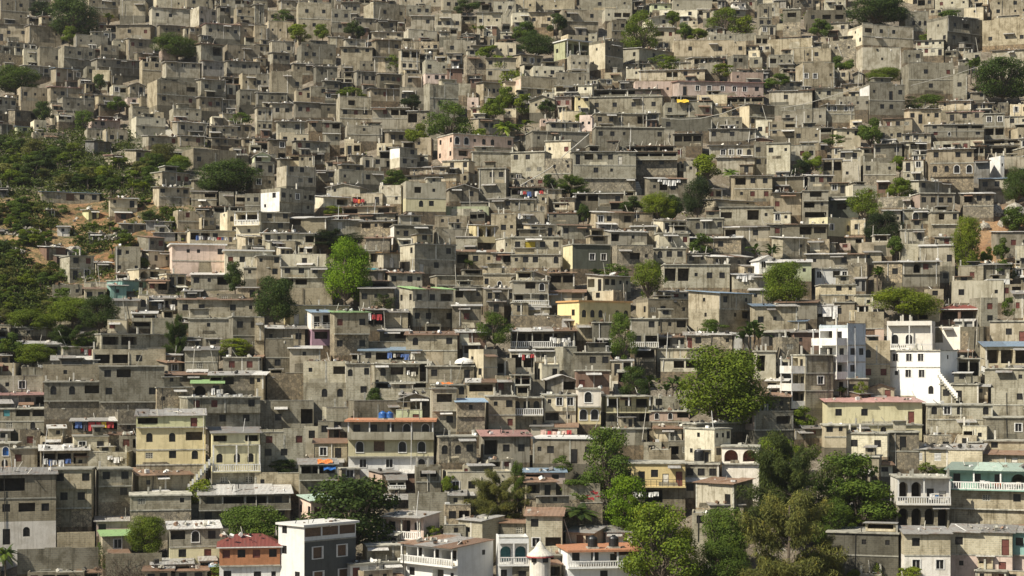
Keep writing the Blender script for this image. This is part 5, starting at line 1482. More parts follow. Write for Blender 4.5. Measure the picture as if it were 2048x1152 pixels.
def crown_banana():
    c, t = MB(), MB()
    t.box(-.32, .32, -.22, .22, -.3, -.26, 'bark')
    for s in range(5):
        o = Vector((rnd.uniform(-.3, .3), rnd.uniform(-.2, .2), 0)); h = rnd.uniform(.25, .5); limb(t, o - Vector((0, 0, .1)), o + Vector((0, 0, h)), .025, .018)
        for k in range(8):
            a = rnd.uniform(0, 6.28); el = rnd.uniform(.5, 1.35); L = rnd.uniform(.3, .5); p0 = o + Vector((0, 0, h)); pv = None; hd = Vector((math.cos(a), math.sin(a), 0)); sd = Vector((-hd.y, hd.x, 0)); j = rnd.random()
            for i in range(7):
                f = i / 6; p = p0 + hd * L * f * math.cos(el) + Vector((0, 0, L * (f * math.sin(el) - .5 * f * f))); ww = .055 * math.sin(math.pi * min(1, .1 + f * .88))
                if pv:
                    for sg in (-1, 1): c.face([pv[0], p, p + sd * sg * ww + Vector((0, 0, ww * .4)), pv[0] + sd * sg * pv[1] + Vector((0, 0, pv[1] * .4))], 'leaf', j)
                pv = (p, ww)
    return c, t
def crown_bare():
    c, t = MB(), MB()
    for k in range(70):
        o = Vector((rnd.uniform(-.15, .15), rnd.uniform(-.15, .15), -.05)); d = rv(); d.z = abs(d.z) + .35; e = o + Vector((d.x * .5, d.y * .5, d.z * .75)); limb(t, o, e, .006, .002, 3, .1)
        for i in range(4): m = o.lerp(e, rnd.uniform(.4, .95)); limb(t, m, m + rv() * .16 + Vector((0, 0, .08)), .003, .001, 2)
    for i in range(160): leafq(c, Vector((rnd.gauss(0, .2), rnd.gauss(0, .2), rnd.uniform(.2, .85))), rv(), .012, rnd.random())
    return c, t
PROTO = {}
def proto(kind, size):
    big = 'b' if size > 60 else 's'
    key = kind + big + str(rnd.randrange(3 if kind in 'rlmfw' else 2))
    if key not in PROTO:
        q = 1 if big == 'b' else .32; z = 1 if big == 'b' else 1.75
        if kind == 'r': c, t = crown_round(int(20000 * q), 46 if q == 1 else 16, .0128 * z, .05)
        elif kind == 'm': c, t = crown_round(int(7600 * q), 28, .021 * z, .05, .85, .25)
        elif kind == 'l': c, t = crown_round(int(9000 * q), 26, .0145 * z, .06, .6, .25, .05)
        elif kind == 'w': c, t = crown_round(int(6000 * q), 18, .018 * z, .02, .6)
        elif kind == 'f': c, t = crown_feather(int(46000 * q))
        elif kind == 'c': c, t = crown_cone(int(3500 * q))
        elif kind == 'p': c, t = crown_palm()
        elif kind == 'b': c, t = crown_banana()
        else: c, t = crown_bare()
        PROTO[key] = (c.mesh('crown'), t.mesh('trunk'))
    return PROTO[key]
TINT = [(.026, .042, .013), (.044, .072, .015), (.068, .108, .016), (.10, .142, .014), (.125, .165, .014), (.115, .195, .010), (.115, .122, .034), (.06, .082, .022)]
TKIND = {'r': 'tree', 'm': 'mango_tree', 'l': 'tree', 'w': 'bush', 'f': 'feathery_tree', 'c': 'conifer', 'p': 'palm_tree', 'b': 'banana_plant', 'x': 'bare_shrub'}
def plant(x0, y0, x1, y1, kind, ti, label, group=None, dd=0):
    uc = (x0 + x1) / 2; d = depth(uc, y1) + dd; W = (x1 - x0) * d / F; H = (y1 - y0) * d / F
    nm = TKIND[kind]
    if kind == 'r' and ('bush' in label or 'shrub' in label or 'hedge' in label): nm = 'bush'
    r_ = empty(nm, pt(uc, y1, d), rnd.uniform(0, 6.28)); tag(r_, label, {'feathery_tree': 'tree', 'mango_tree': 'tree', 'conifer': 'tree', 'palm_tree': 'palm', 'banana_plant': 'plant', 'bare_shrub': 'shrub'}.get(nm, nm), group)
    cm, tm = proto(kind, max(x1 - x0, y1 - y0))
    r_.scale = (1, 1, 1)
    sc = (W * 1.16, W * 1.1, H * 1.06)
    for n_, me_ in (('crown', cm), ('trunk', tm)):
        if n_ == 'crown' or kind != 'w':
            o = bpy.data.objects.new(n_, me_); C.objects.link(o); o.parent = r_; o.scale = sc
            if n_ == 'crown': j = rnd.uniform(.98, 1.3); o.color = tuple(min(1, x * j * 1.0) for x in TINT[ti]) + (1,)
    return r_

# ------------------------------------------------------------------ read the lists
boxes = []; cat = []; ox = oy = 0
for l in HOUSES.strip().split('\n'):
    if l.startswith('@'): ox, oy = map(int, l[1:].split()); continue
    left, _, lab = l.partition(';'); t = left.split()
    q = [int(x) / 4 for x in t[:4]]; i = 4; s = 0
    if re.fullmatch(r'-?\d+', t[4]): s = int(t[4]) / 4; i = 5
    mats = t[i]; ops = t[i + 1] if len(t) > i + 1 else '.'; roof = t[i + 2] if len(t) > i + 2 else 'n'
    b4 = (q[0] + ox, q[1] + oy, q[2] + ox, q[3] + oy)
    kind = 'garden_wall' if '#' in ops else ('shack' if re.search(r'\b(hut|shack|shed|shelter|sheds)\b', lab) else 'house')
    cat.append([b4, s, mats, ops, roof, lab, kind, (b4[2] - b4[0]) * (min(b4[3], 1152) - b4[1])])
big = sorted([c_[7] for c_ in cat if c_[6] == 'house' and c_[5]], reverse=True); thr = big[min(299, len(big) - 1)]
oy_of = lambda b: b[1]
def yaw_off(u, v):      # how the slope turns: the upper left faces away from the sun, the central spur towards it
    t_ = max(0, min(1, (u - 300) / 800)); vl = 500 - 250 * t_
    return .20 * sst(900, 650, u) * sst(470, 360, v) * sst(0, 200, 700 - u) - .32 * math.exp(-((v - vl - 40) / 90) ** 2) * sst(380, 520, u) * sst(1250, 1050, u) - .10 * sst(1350, 1700, u) * sst(480, 620, v) - .06 * sst(1000, 1300, u) * sst(300, 150, v)
uc_ = lambda a, b: (a + b) / 2
FAR = MB(); nind = 0; HS = {}; ROOFS = []
for b4, s, mats, ops, roof, lab, kind, area in cat:
    x0, y0, x1, y1 = b4; boxes.append(b4)
    if not s and kind == 'house' and x1 - x0 > 22 and rnd.random() < .42: s = -rnd.uniform(.06, .15) * (x1 - x0) * (1 if uc_(x0, x1) > 300 else -1 if rnd.random() < .3 else 1)
    fr0, fr1 = (x0 + abs(s), x1) if s < 0 else (x0, x1 - abs(s))
    uc = (fr0 + fr1) / 2; d = depth(uc, y1); phi = math.atan((uc - UC) / F)
    H = (y1 - y0) * d / F; Wp = (fr1 - fr0) * d / F
    if kind == 'garden_wall':
        ops2 = '.'; dp = .3; th = rnd.uniform(-.03, .03)
    else:
        dp = max(2.2, min(7.5, max(4.2, .8 * Wp), H * 1.9)); th = rnd.uniform(-.05, .05); ops2 = ops
        if s:
            a = abs(s) * d / F; th = math.asin(min(.72, a / dp)); dp = max(dp, a / .72) if a / dp > .72 else dp; dp = a / math.sin(th); th = -th if s > 0 else th
    if not s and kind == 'house': th += yaw_off(uc, y1)
    W = Wp / math.cos(th)
    if kind == 'house' and not lab: ops2 = ''.join(('n' if rnd.random() < .4 else 'w' if rnd.random() < .4 else c_) if c_ == '.' else c_ for c_ in ops2)
    elif kind == 'house' and oy_of(b4) < 620 and not re.search('window|blank|plain|opening|shutter|door|wall', lab): ops2 = ''.join(('n' if rnd.random() < .22 else c_) if c_ == '.' else c_ for c_ in ops2)
    indiv = kind != 'house' or (lab and area >= thr)
    h = build_house(W, H, dp, mats, [o_.replace('#', '.') for o_ in ops2.split('/')], roof, lab, s, small=(kind == 'garden_wall'))
    loc = pt(uc, y1, d); rz = th - phi
    HS[lab or str(b4)] = (loc, rz, h.info)
    if kind != 'garden_wall': ROOFS.append((loc, rz, h.info, roof))
    if indiv:
        link_house(h, kind, loc, rz, lab, {'garden_wall': 'wall'}.get(kind, kind), {'house': 'houses stacked up the hillside', 'shack': 'small shacks on the slope'}.get(kind)); nind += 1
    else: pour_house(h, FAR, loc, rz)
print('individual', nind, 'poured', len(cat) - nind, 'thr', thr)

# ------------------------------------------------------------------ trees
tb = []
for l in TREES.strip().split('\n'):
    left, _, lab = l.partition(';'); t = left.split(); q = [int(x) for x in t[:4]]
    plant(*q, t[4], int(t[5]), lab); tb.append(q)
# the overgrown ravine on the left
def in_ravine(u, v, pad=0):
    return v > 262 - pad and v < 640 + pad and u < (250 if v < 330 else 330 if v < 400 else 360 if v < 460 else 250 if v < 510 else 225 if v < 560 else 95) + pad and not (v > 560 and u > 95)
shk = [b for b, c_ in zip(boxes, cat) if in_ravine((b[0] + b[2]) / 2, b[3])]
placed = 0
for k in range(2500):
    u = rnd.uniform(-60, 370); v = rnd.uniform(285, 640)
    if not in_ravine(u - abs(rnd.gauss(0, 22)), v): continue
    big_ = v < 400 and rnd.random() < .6
    w_ = rnd.uniform(34, 64) if big_ else rnd.uniform(20, 42); hgt = w_ * rnd.uniform(.55, .8)
    if 380 < v < 545 and u > 10 and rnd.random() < .2: continue
    if any(u - w_ / 2 < b[2] + 2 and u + w_ / 2 > b[0] - 2 and v > b[1] and v - hgt < b[3] for b in shk): continue
    if any(abs(u - (t[0] + t[2]) / 2) < w_ * .36 and abs(v - t[3]) < 9 for t in tb): continue
    kd = rnd.choice('rrrlrwb'); lit = rnd.choice([1, 2, 2, 3, 3, 4, 2, 6])
    q = [u - w_ / 2, v - hgt, u + w_ / 2, v]
    lb = {'r': 'leafy green tree in the overgrown ravine on the left', 'l': 'loose green tree in the overgrown ravine on the left', 'w': 'low green bush in the overgrown ravine on the left', 'b': 'banana plant in the overgrown ravine on the left'}[kd]
    plant(*q, kd, lit, lb, {'w': 'bushes in the ravine', 'b': 'banana plants in the ravine'}.get(kd, 'round trees in the ravine' if kd == 'r' else 'loose trees in the ravine')); tb.append(q); placed += 1
    if placed > 210: break
print('ravine plants', placed)
# low growth: ravine cover and tufts in the gaps between the houses
def cover(name, label, pts_):
    b = MB()
    for p, s, n_, tall in pts_:
        lj = rnd.uniform(-.2, .2)
        for i in range(n_):
            o = Vector((rnd.gauss(0, s), rnd.gauss(0, s), abs(rnd.gauss(0, s * tall)) - .1)); leafq(b, p + o, rv() + Vector((0, 0, .6)), rnd.uniform(.12, .30), max(0, min(1, .5 + lj + rnd.gauss(0, .2))))
    o = b.obj(name); o.color = (.062, .085, .016, 1); tag(o, label, 'plants', None, 'stuff'); return o
ps = []
for k in range(6000):
    u = rnd.uniform(-150, 380); v = rnd.uniform(262, 660)
    if in_ravine(u - abs(rnd.gauss(0, 14)), v) and not (400 < v < 540 and math.sin(u / 23 + v / 31) + math.sin(v / 17 - u / 40) > -.6): ps.append((pt(u, v), rnd.uniform(.4, 1.1), rnd.randint(16, 34), .7))
cover('ground_cover', 'dense low green growth covering the ravine floor', ps)

# ------------------------------------------------------------------ fill the gaps between listed houses with more of the hillside's houses
GU0, GV0, CELL = -420, -150, 6
gw, gh = (2480 - GU0) // CELL, (1180 - GV0) // CELL
grid = [[0] * gw for _ in range(gh)]
def mark(b):
    for r_ in range(max(0, int((b[1] - GV0) / CELL)), min(gh, int((b[3] - GV0) / CELL) + 1)):
        for c_ in range(max(0, int((b[0] - GU0) / CELL)), min(gw, int((b[2] - GU0) / CELL) + 1)): grid[r_][c_] = 1
def free(b):
    n_ = f_ = 0
    for r_ in range(int((b[1] - GV0) / CELL), int((b[3] - GV0) / CELL) + 1):
        for c_ in range(int((b[0] - GU0) / CELL), int((b[2] - GU0) / CELL) + 1):
            if 0 <= r_ < gh and 0 <= c_ < gw: n_ += 1; f_ += 1 - grid[r_][c_]
    return f_ / max(1, n_)
for b in boxes: mark(b)
for b in tb: mark((b[0] + 3, b[1] + 3, b[2] - 3, b[3] - 3))
tufts = []; nf = 0
for k in range(26000):
    u = rnd.uniform(-400, 2460); v = rnd.uniform(-110, 1175); sc = (v + 953) / 1300
    late = k > 12000
    w_ = rnd.uniform(26, 74) * sc if not late else rnd.uniform(18, 40) * sc; hh = rnd.choice([20, 24, 27, 30, 46, 50] if not late else [16, 18, 21, 24]) * sc * rnd.uniform(.85, 1.1)
    b = (u - w_ / 2, v - hh, u + w_ / 2, v)
    if in_ravine(u, v, 12) or in_ravine(u - w_ / 2, v, 6) or (u < 480 and 255 < v < 300 and u < 260) or (1925 < u and 395 < v < 545): continue
    if u < 100 and 560 < v < 650: continue
    fr = free(b)
    if fr < (.5 if not late else .34):
        if fr > .25 and len(tufts) < 700 and rnd.random() < .2: tufts.append((u, v))
        continue
    mark((b[0] + 2, b[1] + 2, b[2] - 2, b[3] - 2)); nf += 1
    d = depth(u, v); nfl = 2 if hh > 36 * sc else 1; W = w_ * d / F; H = hh * d / F
    mt = rnd.choice(['G', 'G', 'P', 'P', 'L', 'D', 'C', 'S', 'GS', 'PG'])
    op = '/'.join(''.join(rnd.choice('wwnnwoW.drfg') for _ in range(max(1, round(W / 1.9)))) for _ in range(nfl))
    s_ = rnd.choice([0, 0, 0, -1]) * rnd.uniform(8, 22); th = rnd.uniform(-.08, .08) if not s_ else rnd.uniform(.15, .45)
    if s_ == 0: th += yaw_off(u, v)
    dp = max(2.2, min(6, H * 1.8))
    h = build_house(W, H, dp, mt, op.split('/'), rnd.choice('ttwrrppfpn'), '', s_, small=rnd.random() < .3)
    ROOFS.append((pt(u, v, d), th - math.atan((u - UC) / F), h.info, 't'))
    pour_house(h, FAR, pt(u, v, d), th - math.atan((u - UC) / F))
print('fillers', nf)
fo = FAR.obj('hillside_houses'); tag(fo, 'mass of small grey houses filling the hillside between and above the others', 'houses', None, 'stuff')
ps = []
for u, v in tufts: ps.append((pt(u, v) + Vector((0, -.3, -drop(u, v) * .8)), rnd.uniform(.3, .8), rnd.randint(6, 22), .8))
for k in range(900):
    u = rnd.uniform(-100, 2150); v = rnd.uniform(-20, 1160)
    if u > 1895 and 385 < v < 545: continue
    ps.append((pt(u, v) - Vector((0, 0, drop(u, v) * .9)), rnd.uniform(.25, .6), rnd.randint(6, 18), .8))
o = cover('weeds', 'scattered weeds growing in the gaps between the houses', ps); o.color = (.095, .125, .02, 1)
# ------------------------------------------------------------------ things on and between the houses
def find(key):
    for k in HS:
        if key in k: return HS[k]
    return None
def on(key, fx, y, z):
    loc, rz, (W, H, top, over, dp, zs, sh) = find(key)
    return Matrix.Translation(loc) @ Matrix.Rotation(rz, 4, 'Z') @ Vector((fx * W, y if y is not None else -over, z)), rz
def roofz(key): return find(key)[2][1]
def tank(key, fx, mat, label, r=.62, hgt=1.25, dome=False):
    p, rz = on(key, fx, .9, roofz(key) + .02); t = empty('water_tank', p, rz); tag(t, label, 'water tank', 'water tanks on the roofs')
    b = MB(); b.box(-.7, .7, -.7, .7, -.3, .25, 'conc'); b.obj('plinth', t)
    b = MB()
    if dome: b.lathe([(1.5, .25), (1.48, .5), (1.2, .85), (.7, 1.05), (.3, 1.12), (.3, 1.2), (.01, 1.2)], mat, 20)
    else: b.lathe([(r * .96, .25), (r, .3), (r, .55), (r * .95, .58), (r, .62), (r, .85), (r * .95, .88), (r, .92), (r, hgt), (r * .8, hgt + .2), (r * .35, hgt + .33), (r * .35, hgt + .42), (.01, hgt + .43)], mat, 18)
    b.obj('vessel', t)
tank('white house with orange roof slab', -.14, 'plas', 'black water tank at left on the orange roof slab'); tank('white house with orange roof slab', .15, 'plas', 'black water tank at right on the orange roof slab, beside leaning pole')
tank('grey plastered house with three small dark', -.06, 'plas', 'lone black water tank on the grey plastered house', .7, 1.5)
tank('big cream three-storey', -.10, 'bplas', 'left blue water tank on the big cream house roof', .6, .8); tank('big cream three-storey', -.02, 'bplas', 'right blue water tank on the big cream house roof', .55, .75)
tank('white round dome tank', .3, 'white', 'white dome shaped tank on a pale grey house roof', dome=True)
def dish(key, fx, label, z=.0):
    p, rz = on(key, fx, .2, roofz(key)); t = empty('satellite_dish', p, rz + .5); tag(t, label, 'satellite dish')
    b = MB(); b.tube((0, 0, -.2), (0, 0, .75), .05, .05, 'iron'); b.tube((0, -.05, .8), (0, -.85, 1.15), .03, .03, 'iron'); b.obj('mast', t)
    b = MB(); n = 16
    for i in range(n):
        for k in range(4):
            q = []
            for (kk, ii) in ((k, i), (k, i + 1), (k + 1, i + 1), (k + 1, i)):
                r_ = kk * .27; a = 2 * math.pi * ii / n; q.append((r_ * math.cos(a), -.12 - r_ * r_ * .22 - .25 * r_ * math.sin(a), .95 + r_ * math.sin(a) * .95))
            b.face(q, 'white')
    b.obj('reflector', t)
dish('grey balcony house with white satellite', .36, 'large white satellite dish on the grey balcony house at left')
def laundry(key, f0, f1, zf, cols, label, yoff=-.35, big=1.):
    loc, rz, (W, H, top, over, dp, zs, sh) = find(key); p, rz = on(key, (f0 + f1) / 2, -over + yoff, H * zf)
    t = empty('laundry_line', p, rz); tag(t, label, 'laundry'); w_ = (f1 - f0) * W
    b = MB(); N_ = 8
    for i in range(N_):
        z = lambda q: -.25 * (1 - (2 * q - 1) ** 2)
        b.tube((-w_ / 2 + w_ * i / N_, 0, z(i / N_)), (-w_ / 2 + w_ * (i + 1) / N_, 0, z((i + 1) / N_)), .02, .02, 'iron', 4)
    b.obj('cord', t)
    x = -w_ / 2 + .1; k = 0
    while x < w_ / 2 - .3:
        cw = rnd.uniform(.35, .8) * big; ch = rnd.uniform(.45, 1.0) * big; q = (x + w_ / 2) / w_; zt = -.25 * (1 - (2 * q - 1) ** 2) - .01
        c_ = MB(); m_ = cols[k % len(cols)]; k += 1; nx, nz = 5, 4; j = rnd.random(); g_ = {}
        for s in (0, 1):
            for i in range(nx + 1):
                for r_ in range(nz + 1):
                    g_[s, i, r_] = (x + cw * i / nx + rnd.uniform(-.02, .02), .08 * math.sin(i * 1.7 + r_ * .4) * r_ / nz + s * .02, zt - ch * r_ / nz + rnd.uniform(-.03, .03) * (r_ == nz))
        for s in (0, 1):
            for i in range(nx):
                for r_ in range(nz): c_.face([g_[s, i, r_], g_[s, i + 1, r_], g_[s, i + 1, r_ + 1], g_[s, i, r_ + 1]], m_, j)
        c_.obj('cloth', t); x += cw + rnd.uniform(.02, .25)
CW, CR, CB, CD, CO, CY = 'cwhite', 'cred', 'cblue', 'cdark', 'corange', 'cyellow'
laundry('open rooftop terrace', -.45, .1, .55, [CW, CB, CW, CW, CB], 'white and blue school clothes drying on an open rooftop terrace')
laundry('rough block rooftop room', .0, .45, .8, [CW, CW, 'pale'], 'white washing on the corner of a rough block rooftop room', -.2)
laundry('maroon windows and washing', -.1, .25, 1.12, [CW, CW, 'pale', CW], 'white washing on the terrace above maroon windows', .8, 1.2)
laundry('hung with red and white laundry', -.2, .45, .85, [CW, CR, CW, CR, 'pale'], 'red and white laundry across a white railing terrace', -.3)
laundry('shaded shelter draped', -.4, .4, .78, [CW, CR, CR, CW], 'red and white laundry bundled in front of a shaded shelter', -.4, 1.2)
laundry('hung with large pale sheets', -.45, .45, .95, [CW, 'pale', CW], 'two large pale sheets hung from a shack', -.5, 2.2)
laundry('cream house with red laundry', -.45, .0, .62, [CR, CR, 'corange', CR], 'row of red clothes on a cream house wall')
laundry('rooftop shack patched', -.05, .45, .75, [CB, 'pale', CD, CB], 'dark and blue clothes under the patched rooftop shack')
laundry('yellow balcony house with red side', -.35, .1, .42, [CW, CW, CD, CW], 'white washing over the parapet of the yellow balcony house', -1.2)
laundry('grey arcade house', .2, .42, .62, [CW, 'pale', CD], 'shirts hanging in the wide bay of the grey arcade house', -.15)
laundry('white spotted laundry', .1, .45, .6, [CW, CW, 'pale', CW], 'white spotted laundry on the terrace with long balustrade', -1.2)
laundry('white canopy, clothes strung', -.4, .5, .6, [CB, CW, CD, CW, 'pale', CR], 'mixed clothes strung in front of a white canopy house')
laundry('pink laundry below cream house', -.3, .35, .7, ['pinkt', CR, 'pinkt', CW], 'pink laundry under a tin roof below the cream corner house')
laundry('long rust roof and hanging clothes', -.3, .45, .62, [CD, CW, CR, CB], 'clothes hanging under a long rust shelter roof')
laundry('bright cloths on its parapet', -.3, .3, .92, [CW, CW], 'bright white cloths on a shadowed house parapet', -.25, 1.2)
laundry('house with hanging white cloth', -.4, .1, .85, [CW, 'pale', CW], 'white cloths on the pale panel house', -.25, 1.3)
laundry('white cloths on ledge', -.45, .0, .98, [CW, CW], 'white cloths on a flat grey house ledge', -.25, 1.4)
laundry('green tin roof on yellow posts', .1, .5, .6, [CW, CW, 'pale'], 'white cloths beside the porch with yellow posts', -.3)
laundry('red laundry in its doorway', .1, .5, .8, [CR, CW], 'red and white clothes in a tan house doorway', -.25)
laundry('patchwork tin shack', -.2, .4, .55, [CW, 'pale', CD], 'pale washing in front of the patchwork tin shack', -.35)
laundry('white balustrade house with four rusty', .1, .42, .70, [CW, 'blue', CD], 'washing with one blue shirt inside the white balustrade balcony', -.5)
laundry('turquoise house with white balustrade', -.1, .45, .80, [CW, CW, 'pale', CO], 'pale and orange cloths at the turquoise house', -.6)
laundry('stall-like house',-.45,.3,.92,[CB,CD,CR,CR,CY,CR],'dark blue and red cloths hung across a stall-like house',-.25,1.3)
def tarp(key, f0, f1, zf, m_, label, yo=-.6, dz=-.7, dyy=-.6):
    loc, rz, (W, H, top, over, dp, zs, sh) = find(key); p, rz = on(key, (f0 + f1) / 2, -over + yo, H * zf); t = MB(); w_ = (f1 - f0) * W; nx, ny = 8, 5; g_ = {}
    for i in range(nx + 1):
        for r_ in range(ny + 1):
            g_[i, r_] = (-w_ / 2 + w_ * i / nx, .9 + (dyy - .9) * r_ / ny, .1 + dz * (r_ / ny) ** 1.5 + .10 * math.sin(i * 1.3 + r_))
    for i in range(nx):
        for r_ in range(ny):
            a = [Vector(g_[q]) for q in ((i, r_), (i + 1, r_), (i + 1, r_ + 1), (i, r_ + 1))]; u_ = Vector((0, 0, .03)); t.hexa(a + [q + u_ for q in a], m_, .5)
    o = t.obj('tarpaulin'); o.location = p; o.rotation_euler = (0, 0, rz); tag(o, label, 'tarpaulin')
tarp('ramshackle two-level', -.02, .38, 1.02, CO, 'orange tarpaulin folded over the edge of a ramshackle block shack', -.3, -.4)
tarp('ramshackle two-level', .14, .46, .92, 'bplas', 'bright blue tarpaulin below the orange one on the ramshackle shack', -.8, -.8)
tarp('crumpled orange sheet on top', -.28, .08, 1.05, CO, 'crumpled orange sheet on a low grey house roof', .5, -.2)
tarp('below orange and yellow stall', -.25, .0, 1.18, CY, 'yellow and orange awning on a grey house roof', -.3, -.8)
tarp('turquoise shutter at foot', -.4, .1, 1.0, 'teal', 'small teal sheet on the roof of the turquoise shuttered house', -.2, -.2)

# round turret with a conical roof at the bottom
d = depth(1080, 1168); t = empty('turret', pt(1080, 1168, d)); tag(t, 'round white turret with conical shingle roof beside the orange roof slab', 'turret')
k = d / F; hh = 58 * k; r_ = 21 * k
b = MB(); b.lathe([(r_, -4), (r_, hh), (r_ * .98, hh)], 'W', 22)
for a in (-2.2, -1.57 + .5, -1.0): b.box(r_ * math.cos(a) - .3, r_ * math.cos(a) + .3, r_ * math.sin(a) - .2, r_ * math.sin(a) - .02, hh * .78, hh * .78 + .55, 'glass')
b.obj('wall', t)
b = MB(); b.lathe([(r_ * 1.25, hh - .1), (r_ * 1.25, hh + .04), (r_ * .6, hh + .75), (r_ * .25, hh + 1.45), (.02, hh + 1.75)], 'pale', 22); b.lathe([(r_ * 1.3, hh - .22), (r_ * 1.3, hh - .10), (r_, hh - .10)], 'cred', 22); b.obj('roof', t)

# stairways
def steps(pa, pb, wd, label):
    t = MB(); a, b_ = pt(*pa), pt(*pb); n = int((a - b_).length / .45)
    for i in range(n):
        f = i / n; u = pa[0] + (pb[0] - pa[0]) * f; v = pa[1] + (pb[1] - pa[1]) * f; p = pt(u, v)
        dz = drop(u, v); t.box(p.x - wd / 2, p.x + wd / 2, p.y, p.y + .7, p.z - dz - .6, p.z - dz * .35, 'pale' if i % 3 else 'conc', rnd.random())
    o = t.obj('stairway'); tag(o, label, 'stairs')
steps((379, 1004), (404, 958), 2.2, 'weedy pale steps right of the half rusted roof')
steps((346, 272), (306, 200), 1.3, 'long worn stairway climbing the upper left slope')
steps((1262, 792), (1222, 734), 1.6, 'grey steps below the tall leafy tree, right of terracotta wall')
steps((1277, 370), (1262, 330), 1.2, 'narrow dark steps right of the big grey tin-roofed house')

# cables
def cable(pts_, label, r=.07):
    b = MB(); P_ = [pt(u, v, depth(u, max(v, 30)) * .955) for u, v in pts_]; d0 = P_[0].y; d1 = P_[-1].y; n = len(P_)
    P_ = [pt(u, v, d0 + (d1 - d0) * i / (n - 1) - 0) for i, (u, v) in enumerate(pts_)]
    for a, c_ in zip(P_, P_[1:]): b.tube(a, c_, r, r, 'pale', 5, .4)
    o = b.obj('cable'); tag(o, label, 'cable')
cable([(1040, 372), (1058, 361), (1078, 350), (1099, 337), (1113, 325), (1130, 309), (1148, 294), (1178, 268)], 'thick pale cable sagging left of the big grey tin-roofed house', .09)
cable([(1563, 216), (1610, 208), (1645, 198), (1682, 186), (1720, 173)], 'double wire left of the house with big parapet, right upper slope')
cable([(1822, 171), (1865, 160), (1910, 149), (1955, 134), (2000, 115), (2034, 97)], 'long pale wire across the bright cream lit block house')
cable([(1322, 236), (1360, 239), (1400, 237), (1445, 227), (1490, 210)], 'sagging wire right of the dark-roofed terrace')
# boulders and rubble
def boulder(u, v, s, label, m_='deb'):
    b = MB(); c_ = MB(); sub = []
    import bmesh
    bm = bmesh.new(); bmesh.ops.create_icosphere(bm, subdivisions=2, radius=1)
    for vv in bm.verts: vv.co *= 1 + .22 * math.sin(vv.co.x * 3.1 + u) * math.cos(vv.co.y * 2.7 + v) + rnd.uniform(-.06, .06)
    for f in bm.faces: b.face([(q.co.x * s, q.co.y * s * .8, q.co.z * s * .65) for q in f.verts], m_, .7)
    bm.free(); o = b.obj('boulder'); o.location = pt(u, v) - Vector((0, 0, drop(u, v) * .8)); o.rotation_euler = (0, 0, rnd.uniform(0, 6)); tag(o, label, 'boulder')
boulder(1990, 424, 2.2, 'long pale boulder at the top of the bare earth slope'); boulder(2030, 428, 3.4, 'largest tan boulder on the bare earth slope at right'); boulder(1968, 452, 1.5, 'low boulder left of the shrubs on the bare slope')
boulder(146, 505, 2.0, 'ochre boulder right of the red-brown tin box hut'); boulder(2012, 447, 2.0, 'rounded boulder under the largest one on the bare slope')
def heap(u, v, w_, label, m_='deb', n=140):
    b = MB(); p0 = pt(u, v)
    for i in range(n):
        x = rnd.gauss(0, .35) * w_; y = rnd.gauss(0, .3) * w_ * .5; s = rnd.uniform(.1, .34); z = max(0, .22 * w_ * (1 - abs(x) / w_ - abs(y) / w_)) * rnd.uniform(.2, 1) + y * .4
        b.add(unit_box(s), Matrix.Translation((x, y, z)) @ Matrix.Rotation(rnd.uniform(0, 3), 4, rv()), rnd.random())
    o = b.obj('rubble_heap'); o.location = p0; tag(o, label, 'rubble', None, 'stuff')
def unit_box(s, m_='deb'):
    b = MB(); b.box(-s, s, -s * .7, s * .7, -s * .5, s * .5, m_); return b
heap(48, 466, 4.5, 'pinkish rubble heap in the lower ravine'); heap(240, 476, 4.5, 'orange earth and rubble bank below a dark hut'); heap(20, 505, 4., 'stony bank at the left edge of the ravine')

# poles, all alike
npole = 0
for loc, rz, (W, H, top, over, dp, zs, sh), roof in rnd.sample(ROOFS[:640], 190):
    if W < 3 or npole >= 90: continue
    b = MB(); hgt = rnd.uniform(1.8, 4.2); lean = rnd.uniform(-.5, .5) if rnd.random() < .75 else rnd.uniform(-1.4, 1.4)
    T = Matrix.Translation(loc) @ Matrix.Rotation(rz, 4, 'Z'); x = rnd.uniform(-.45, .45) * W; y = rnd.choice([-over - .4, rnd.uniform(.2, dp * .4)]); z0 = top - .1 if y > 0 else H * rnd.uniform(-.1, .5)
    b.tube((0, 0, 0), (lean, rnd.uniform(-.2, .2), hgt if y > 0 else hgt * 1.2), .055, .04, rnd.choice(['pale', 'pale', 'white', 'conc']), 6, rnd.random())
    o = b.obj('pole'); o.location = T @ Vector((x, y, z0)); tag(o, 'thin pale pole rising at a house', 'pole', 'pale poles among the houses'); npole += 1
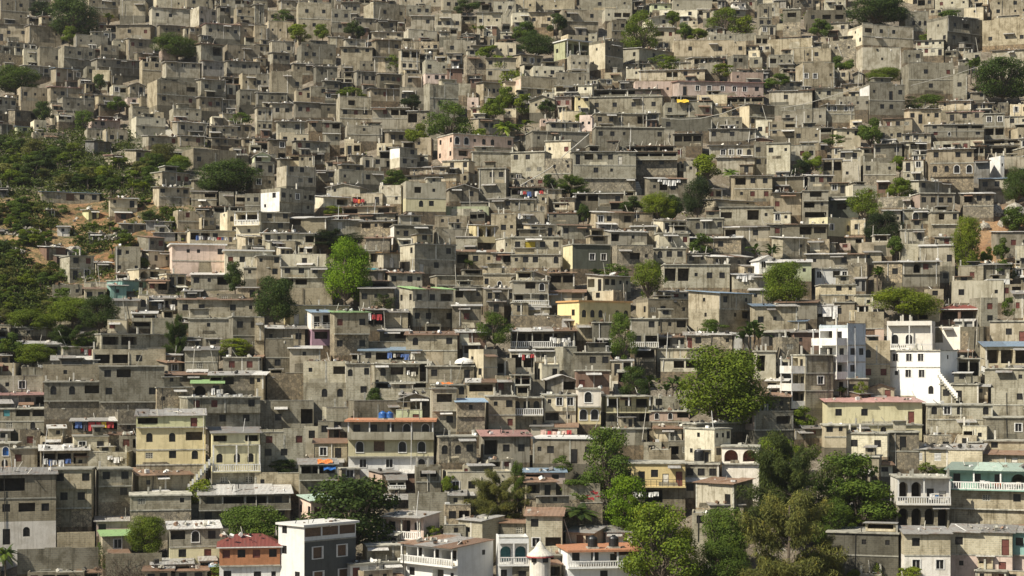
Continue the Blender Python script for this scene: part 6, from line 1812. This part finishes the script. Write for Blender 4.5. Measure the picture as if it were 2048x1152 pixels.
# loose debris: on the roofs and in the gaps
b = MB()
for loc, rz, (W, H, top, over, dp, zs, sh), roof in ROOFS:
    if rnd.random() < .25: continue
    T = Matrix.Translation(loc) @ Matrix.Rotation(rz, 4, 'Z'); flat = roof[0] in 'fpn_q'
    for i in range(int(W * rnd.uniform(.4, 2.4))):
        x = rnd.uniform(-.48, .48) * W; y = rnd.uniform(-over, dp * .5); z = (top + .05) if flat else H + .02; s = rnd.uniform(.07, .30)
        m_ = rnd.choice(['deb', 'deb', 'pale', 'conc', 'wood', 'tinr', 'white', 'iron', 'iron', 'cwhite'])
        if roof[0] == 'f': z = H
        M_ = T @ Matrix.Translation((x, y, z + s * .3)) @ Matrix.Rotation(rnd.uniform(0, 3), 4, Vector((rnd.uniform(-.4, .4), rnd.uniform(-.4, .4), 1)).normalized())
        u_ = MB(); k = rnd.random()
        if k < .62: u_.box(-s, s, -s * .7, s * .7, -s * .5, s * rnd.uniform(.4, 1.2), m_)
        elif k < .85: u_.box(-s * rnd.uniform(2, 4), s * 3, -.04, .05, -.03, .04, m_)
        else: u_.box(-.035, .035, -.035, .035, -.1, rnd.uniform(.5, 1.5), rnd.choice(['pale', 'iron', 'conc']))
        b.add(u_, M_, rnd.random())
for k in range(5200):
    u = rnd.uniform(-150, 2200); v = rnd.uniform(-40, 1160); p = pt(u, v); dz = drop(u, v); s = rnd.uniform(.08, .38)
    u_ = unit_box(s, rnd.choice(['deb', 'deb', 'conc', 'pale', 'wood', 'tint', 'iron'])); b.add(u_, Matrix.Translation(p + Vector((0, 0, -dz + rnd.uniform(0, .3)))) @ Matrix.Rotation(rnd.uniform(0, 3), 4, rv()), rnd.random())
o = b.obj('debris'); tag(o, 'loose blocks, planks and scrap lying on roofs and slopes', 'debris', None, 'stuff')
# thin even air over the whole slope
m = bpy.data.materials.new('haze'); m.use_nodes = True; nt = m.node_tree; nt.nodes.remove(nt.nodes['Principled BSDF'])
pv = nt.nodes.new('ShaderNodeVolumePrincipled'); pv.inputs['Density'].default_value = .00008; pv.inputs['Color'].default_value = (.88, .9, .9, 1); pv.inputs['Anisotropy'].default_value = .3
nt.links.new(pv.outputs[0], nt.nodes['Material Output'].inputs['Volume']); MATS['haze'] = m
zs_ = [q[2] for q in gv]; xs_ = [q[0] for q in gv]; ys_ = [q[1] for q in gv]
b = MB(); b.box(min(xs_) - 20, max(xs_) + 20, -60, max(ys_) + 20, min(zs_) - 1, max(max(zs_) + 25, 10), 'haze'); o = b.obj('haze'); o['kind'] = 'stuff'; o['label'] = 'thin pale air over the hillside'
